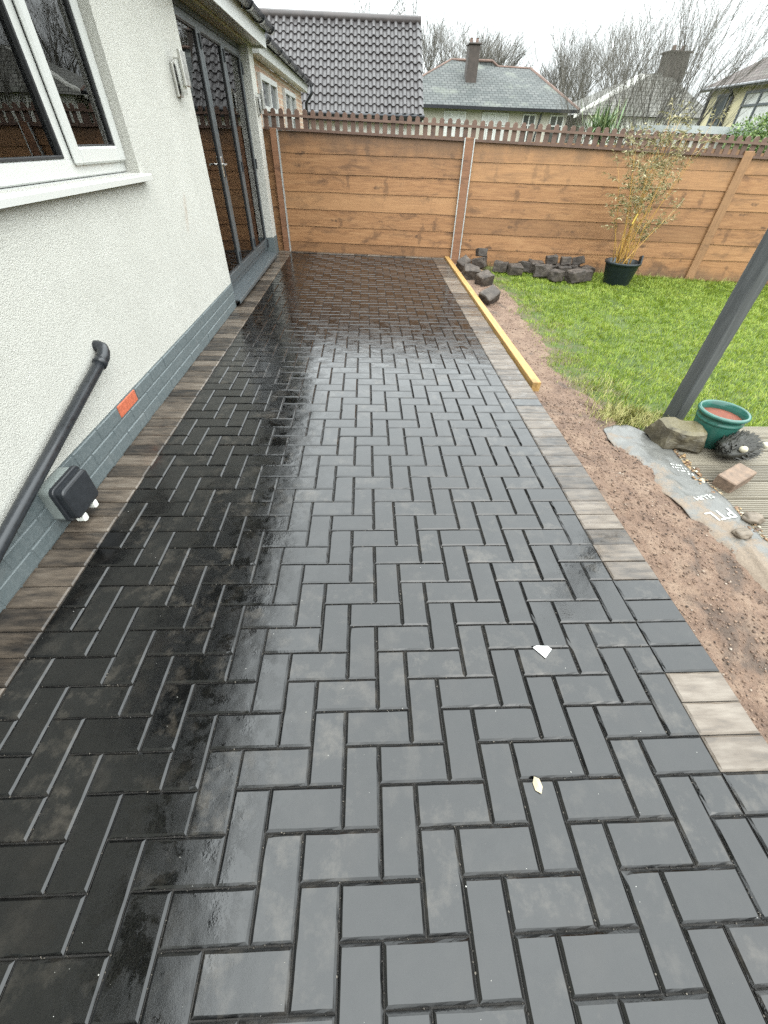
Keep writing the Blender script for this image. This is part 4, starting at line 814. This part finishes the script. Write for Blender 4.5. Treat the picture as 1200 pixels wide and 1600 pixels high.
part(MB().tube([(9.45, Y0+.33, 2.55), (9.3, Y0+.33, 1.6), (9.3, Y0+.33, -.3)], .04, 8), 'downpipe', 'gutter_plastic', bg_)
# gabled house behind the bare shrubs
g2 = thing('gabled_house', (15, 31, -.3), 'grey tiled house with white gable and chimney behind bare branches', 'house')
Y2 = 29.0
part(MB().box(12.2, 18.9, Y2+.3, 36, -.4, 2.6), 'wall', 'white_wall', g2)
mb = MB(); A1, A2, A3 = (11.5, Y2, 2.6), (15.2, Y2+1.8, 4.30), (16.6, Y2+1.8, 4.42); A4, A5 = (19.3, Y2, 2.65), (19.3, 37, 2.6); mb.poly([A1, A4, A3, A2]); mb.poly([A4, A5, A3]); mb.poly([A1, A2, (11.5, 37, 2.6)]); mb.poly([A2, A3, A5, (11.5, 37, 2.6)]); part(mb, 'roof', 'grey_tiles', g2, uvplane=True)
part(MB().prism([(11.4, Y2-.02, 2.45), (11.4, Y2-.02, 2.62), (15.1, Y2+1.7, 4.33), (15.6, Y2+1.7, 4.27), (14.0, Y2+1.0, 3.4)], (0, -.06, 0)), 'bargeboard', 'white_wall', g2)
mb = MB(); mb.bev(16.35, 17.45, Y2+1.6, Y2+2.4, 3.9, 5.1, .02); mb.bev(16.28, 17.52, Y2+1.5, Y2+2.5, 5.1, 5.18, .02); ch = part(mb, 'chimney', 'chimney_brick', g2)
for x in (16.65, 17.15): part(MB().lathe([(.12, 5.18), (.09, 5.4), (.07, 5.4)], 10, x, Y2+2.0), 'chimney_pot', 'ridge_red', ch)
# cream house at the right
ye = thing('yellow_house', (11, 16, -.3), 'yellow rendered house with brown tiled roof at the far right', 'house')
HX = 11.7; PY = lambda u, z, o: Vector((HX-o, u, z))
part(MB().box(HX, 19, 8.0, 18.0, -.4, 2.88), 'wall', 'yellow_wall', ye)
mb = MB(); mb.prism([(HX-.22, 7.8, 2.80), (HX-.22, 7.8, 2.86), (15.4, 7.8, 4.58), (19.3, 7.8, 2.86), (19.3, 7.8, 2.80), (15.4, 7.8, 4.50)], (0, 10.4, 0)); part(mb, 'roof', 'brown_tiles', ye, uvplane=True)
mb = MB(); mb.tube([(HX-.26, 7.8, 2.80), (HX-.26, 18.2, 2.80)], .05, 8); part(mb, 'gutter', 'gutter_plastic', ye)
mb = MB(); mb.tube([(HX-.24, 16.75, 2.78), (HX-.06, 16.75, 2.6), (HX-.06, 16.7, -.3)], .045, 8); part(mb, 'downpipe', 'gutter_plastic', ye)
win(ye, 16.95, 17.5, 1.95, 2.68, PY, 1, 'anthracite', transom=False); win(ye, 14.2, 16.2, 1.7, 2.68, PY, 3, 'anthracite', glass='net_curtain')
mb = MB(); mb.tube([(HX-.03, 17.97, 2.8), (HX-.03, 17.97, -.3)], .05, 6); part(mb, 'corner_trim', 'gutter_plastic', ye)
# low white roofed outbuilding
ob = thing('outbuilding', (7, 10, -.3), 'low white roofed outbuilding just over the right of the fence', 'building')
part(MB().bev(6.75, 7.95, 10.0, 12, -.4, 1.58, .01), 'wall', 'white_wall', ob); part(MB().prism([(6.62, 9.85, 1.58), (8.1, 9.85, 1.58), (7.9, 9.85, 1.69), (6.62, 9.85, 1.69)], (0, 2.4, .05)), 'roof', 'shed_roof', ob)

# ------------------------------------------------------------------ bare trees, yucca, hedge
def bare_tree(name, base, H, label, seed, stems=1, spread=.5, levels=5, r0=None, up=.35, cat='tree'):
    rs = random.Random(seed); t_ = thing(name, base, label, cat, 'bare trees behind the houses'); tr = MB(); tw_ = MB(); r0 = r0 or H*.017
    def grow(p, d, L, r, lv):
        n = 4 if lv >= 2 else 3; pts = [p]; q = p.copy(); dd = d.copy(); bend = Vector((rs.gauss(0, .12), rs.gauss(0, .12), up*.35))
        for k in range(n): dd = (dd+bend/n+Vector((rs.gauss(0, .06), rs.gauss(0, .06), rs.gauss(0, .03)))).normalized(); q = q+dd*L/n; pts.append(q.copy())
        mb = tr if lv >= levels-1 else tw_
        mb.tube(pts, [r*(1-.5*k/n) for k in range(n+1)], 6 if lv >= levels-1 else 3, False)
        if lv == 0: return
        kids = rs.randint(3, 5) if lv > 1 else rs.randint(3, 6)
        for k in range(kids):
            f = rs.uniform(.35, 1.0) if k else 1.0; i = min(n-1, int(f*n)); p2 = pts[i].lerp(pts[i+1], f*n-i); a = rs.uniform(0, 6.283); s_ = spread*rs.uniform(.5, 1.3)
            d2 = (dd + Vector((math.cos(a)*s_, math.sin(a)*s_, rs.uniform(-.12, .2)))).normalized(); grow(p2, d2, L*rs.uniform(.55, .82), r*rs.uniform(.42, .6), lv-1)
    for s in range(stems):
        a = rs.uniform(0, 6.283); k = 0 if stems == 1 else rs.uniform(.05, .55)*spread*1.6; grow(Vector((math.cos(a)*.12*(stems > 1), math.sin(a)*.12*(stems > 1), 0)), Vector((math.cos(a)*k, math.sin(a)*k, 1)).normalized(), H*(.36 if stems == 1 else .42)*rs.uniform(.85, 1.1), r0*rs.uniform(.7, 1.1), levels)
    link('trunk', tr.mesh('trunk', 'bark', True), t_); link('crown', tw_.mesh('crown', 'twig'), t_); return t_
bare_tree('bare_tree', (4.9, 46, -.4), 9.4, 'tall bare tree just right of the ribbed tile roof', 1, 3, .56, up=.2)
bare_tree('bare_tree', (8.0, 44, -.4), 8.9, 'bare tree rising behind the bungalow chimney', 2, 3, .58, up=.2)
bare_tree('bare_tree', (10.6, 45, -.4), 8.6, 'broad bare tree behind the right half of the slate roof', 3, 3, .60, up=.2)
bare_tree('bare_tree', (15.8, 42, -.4), 7.8, 'dense bare tree standing in the gap between the two far houses', 4, 4, .52, up=.22)
bare_tree('bare_tree', (19.6, 43, -.4), 7.6, 'bare tree behind the white gable', 5, 4, .54, up=.22)
bare_tree('bare_tree', (-1.0, 44, -.4), 9.2, 'faint bare tree above the ridge of the ribbed tile roof', 6, 2, .6, up=.15)
bare_tree('bare_tree', (27.5, 38, -.4), 8.6, 'bare tree above the roof of the yellow house', 8, 2, .62, up=.15)
bare_tree('bare_shrub', (7.45, 12.6, -.4), 4.9, 'large many stemmed bare shrub close behind the fence', 9, 11, .42, 4, .026, .35)
bare_tree('bare_shrub', (6.2, 12.9, -.4), 3.9, 'smaller bare shrub left of the large one behind the fence', 10, 7, .42, 4, .018, .45)
yk = thing('yucca', (5.6, 11.6, -.4), 'spiky green yucca showing above the fence top', 'plant'); mb = MB()
for k in range(230):
    a = random.uniform(0, 6.283); el = random.uniform(-.15, 1.35); d = Vector((math.cos(a)*math.cos(el), math.sin(a)*math.cos(el), math.sin(el))); p = Vector((random.gauss(0, .14), random.gauss(0, .14), 1.95+random.uniform(-.15, .12))); L = random.uniform(.32, .62); sd = d.cross(Vector((0, 0, 1))).normalized()*.016; b = len(mb.v); dr = Vector((0, 0, -.16*L*math.cos(el)))
    mb.v += [tuple(p-sd*.6), tuple(p+sd*.6), tuple(p+d*L*.5+sd), tuple(p+d*L*.5-sd), tuple(p+d*L+dr)]; mb.f += [(b, b+1, b+2, b+3), (b+3, b+2, b+4)]
link('crown', mb.mesh('crown', 'yucca_leaf'), yk); link('trunk', MB().tube([(0, 0, 0), (.03, 0, .9), (0, 0, 1.95)], [.11, .09, .08], 8).mesh('trunk', 'bark', True), yk)
def leafy(name, c, sc, n, label, mat='hedge_leaf', cat='shrub', size=.055):
    t_ = thing(name, (c[0], c[1], -.4), label, cat); mb = MB()
    for k in range(n):
        q = Vector((random.gauss(0, 1), random.gauss(0, 1), random.gauss(0, 1))).normalized()*(random.random()**.4); lump = 1+.25*noise.noise(q*2.2+Vector(c)); p = Vector((q.x*sc[0], q.y*sc[1], c[2]+.4+q.z*sc[2]))*1; p = Vector((p.x*lump, p.y*lump, c[2]+.4+q.z*sc[2]*lump)); leaf(mb, p, Vector((random.gauss(0, 1), random.gauss(0, 1), random.gauss(.3, .8))), random.uniform(.7, 1.4)*size, random.uniform(.2, .34)*size)
    link('foliage', mb.mesh('foliage', mat), t_); st = MB()
    for k in range(6): a = k*1.05; st.tube([(math.cos(a)*.08, math.sin(a)*.08, 0), (math.cos(a)*sc[0]*.4, math.sin(a)*sc[1]*.4, c[2]+.3)], [.02, .008], 5)
    link('stems', st.mesh('stems', 'bark'), t_); return t_
leafy('evergreen_shrub', (7.95, 9.5, 1.42), (.75, .6, .52), 5200, 'leafy green shrub in front of the yellow house')
leafy('twiggy_shrub', (6.6, 11.4, 1.35), (.9, .4, .42), 1500, 'sparse olive shrub behind the fence at the foot of the bare shrub', 'bamboo_leaf')
# garden on the right, seen in the window glass
sf = thing('side_fence', (9.3, 1, 0), 'brown side fence mirrored in the kitchen window', 'fence')
for i in range(7): link('board', MB().box(-.012, .012, -6.8, 4.7, 0, .203).mesh('board', 'fence_wood'), sf, (random.gauss(0, .004), 0, -.2+i*.208))
bare_tree('bare_tree', (11.5, 3.0, -.3), 5.2, 'bare tree over the side fence mirrored in the kitchen window', 21, 3, .5, 4, .05)
bare_tree('bare_tree', (12.5, 6.6, -.3), 5.6, 'second bare tree over the side fence mirrored in the window', 22, 3, .5, 4, .05)
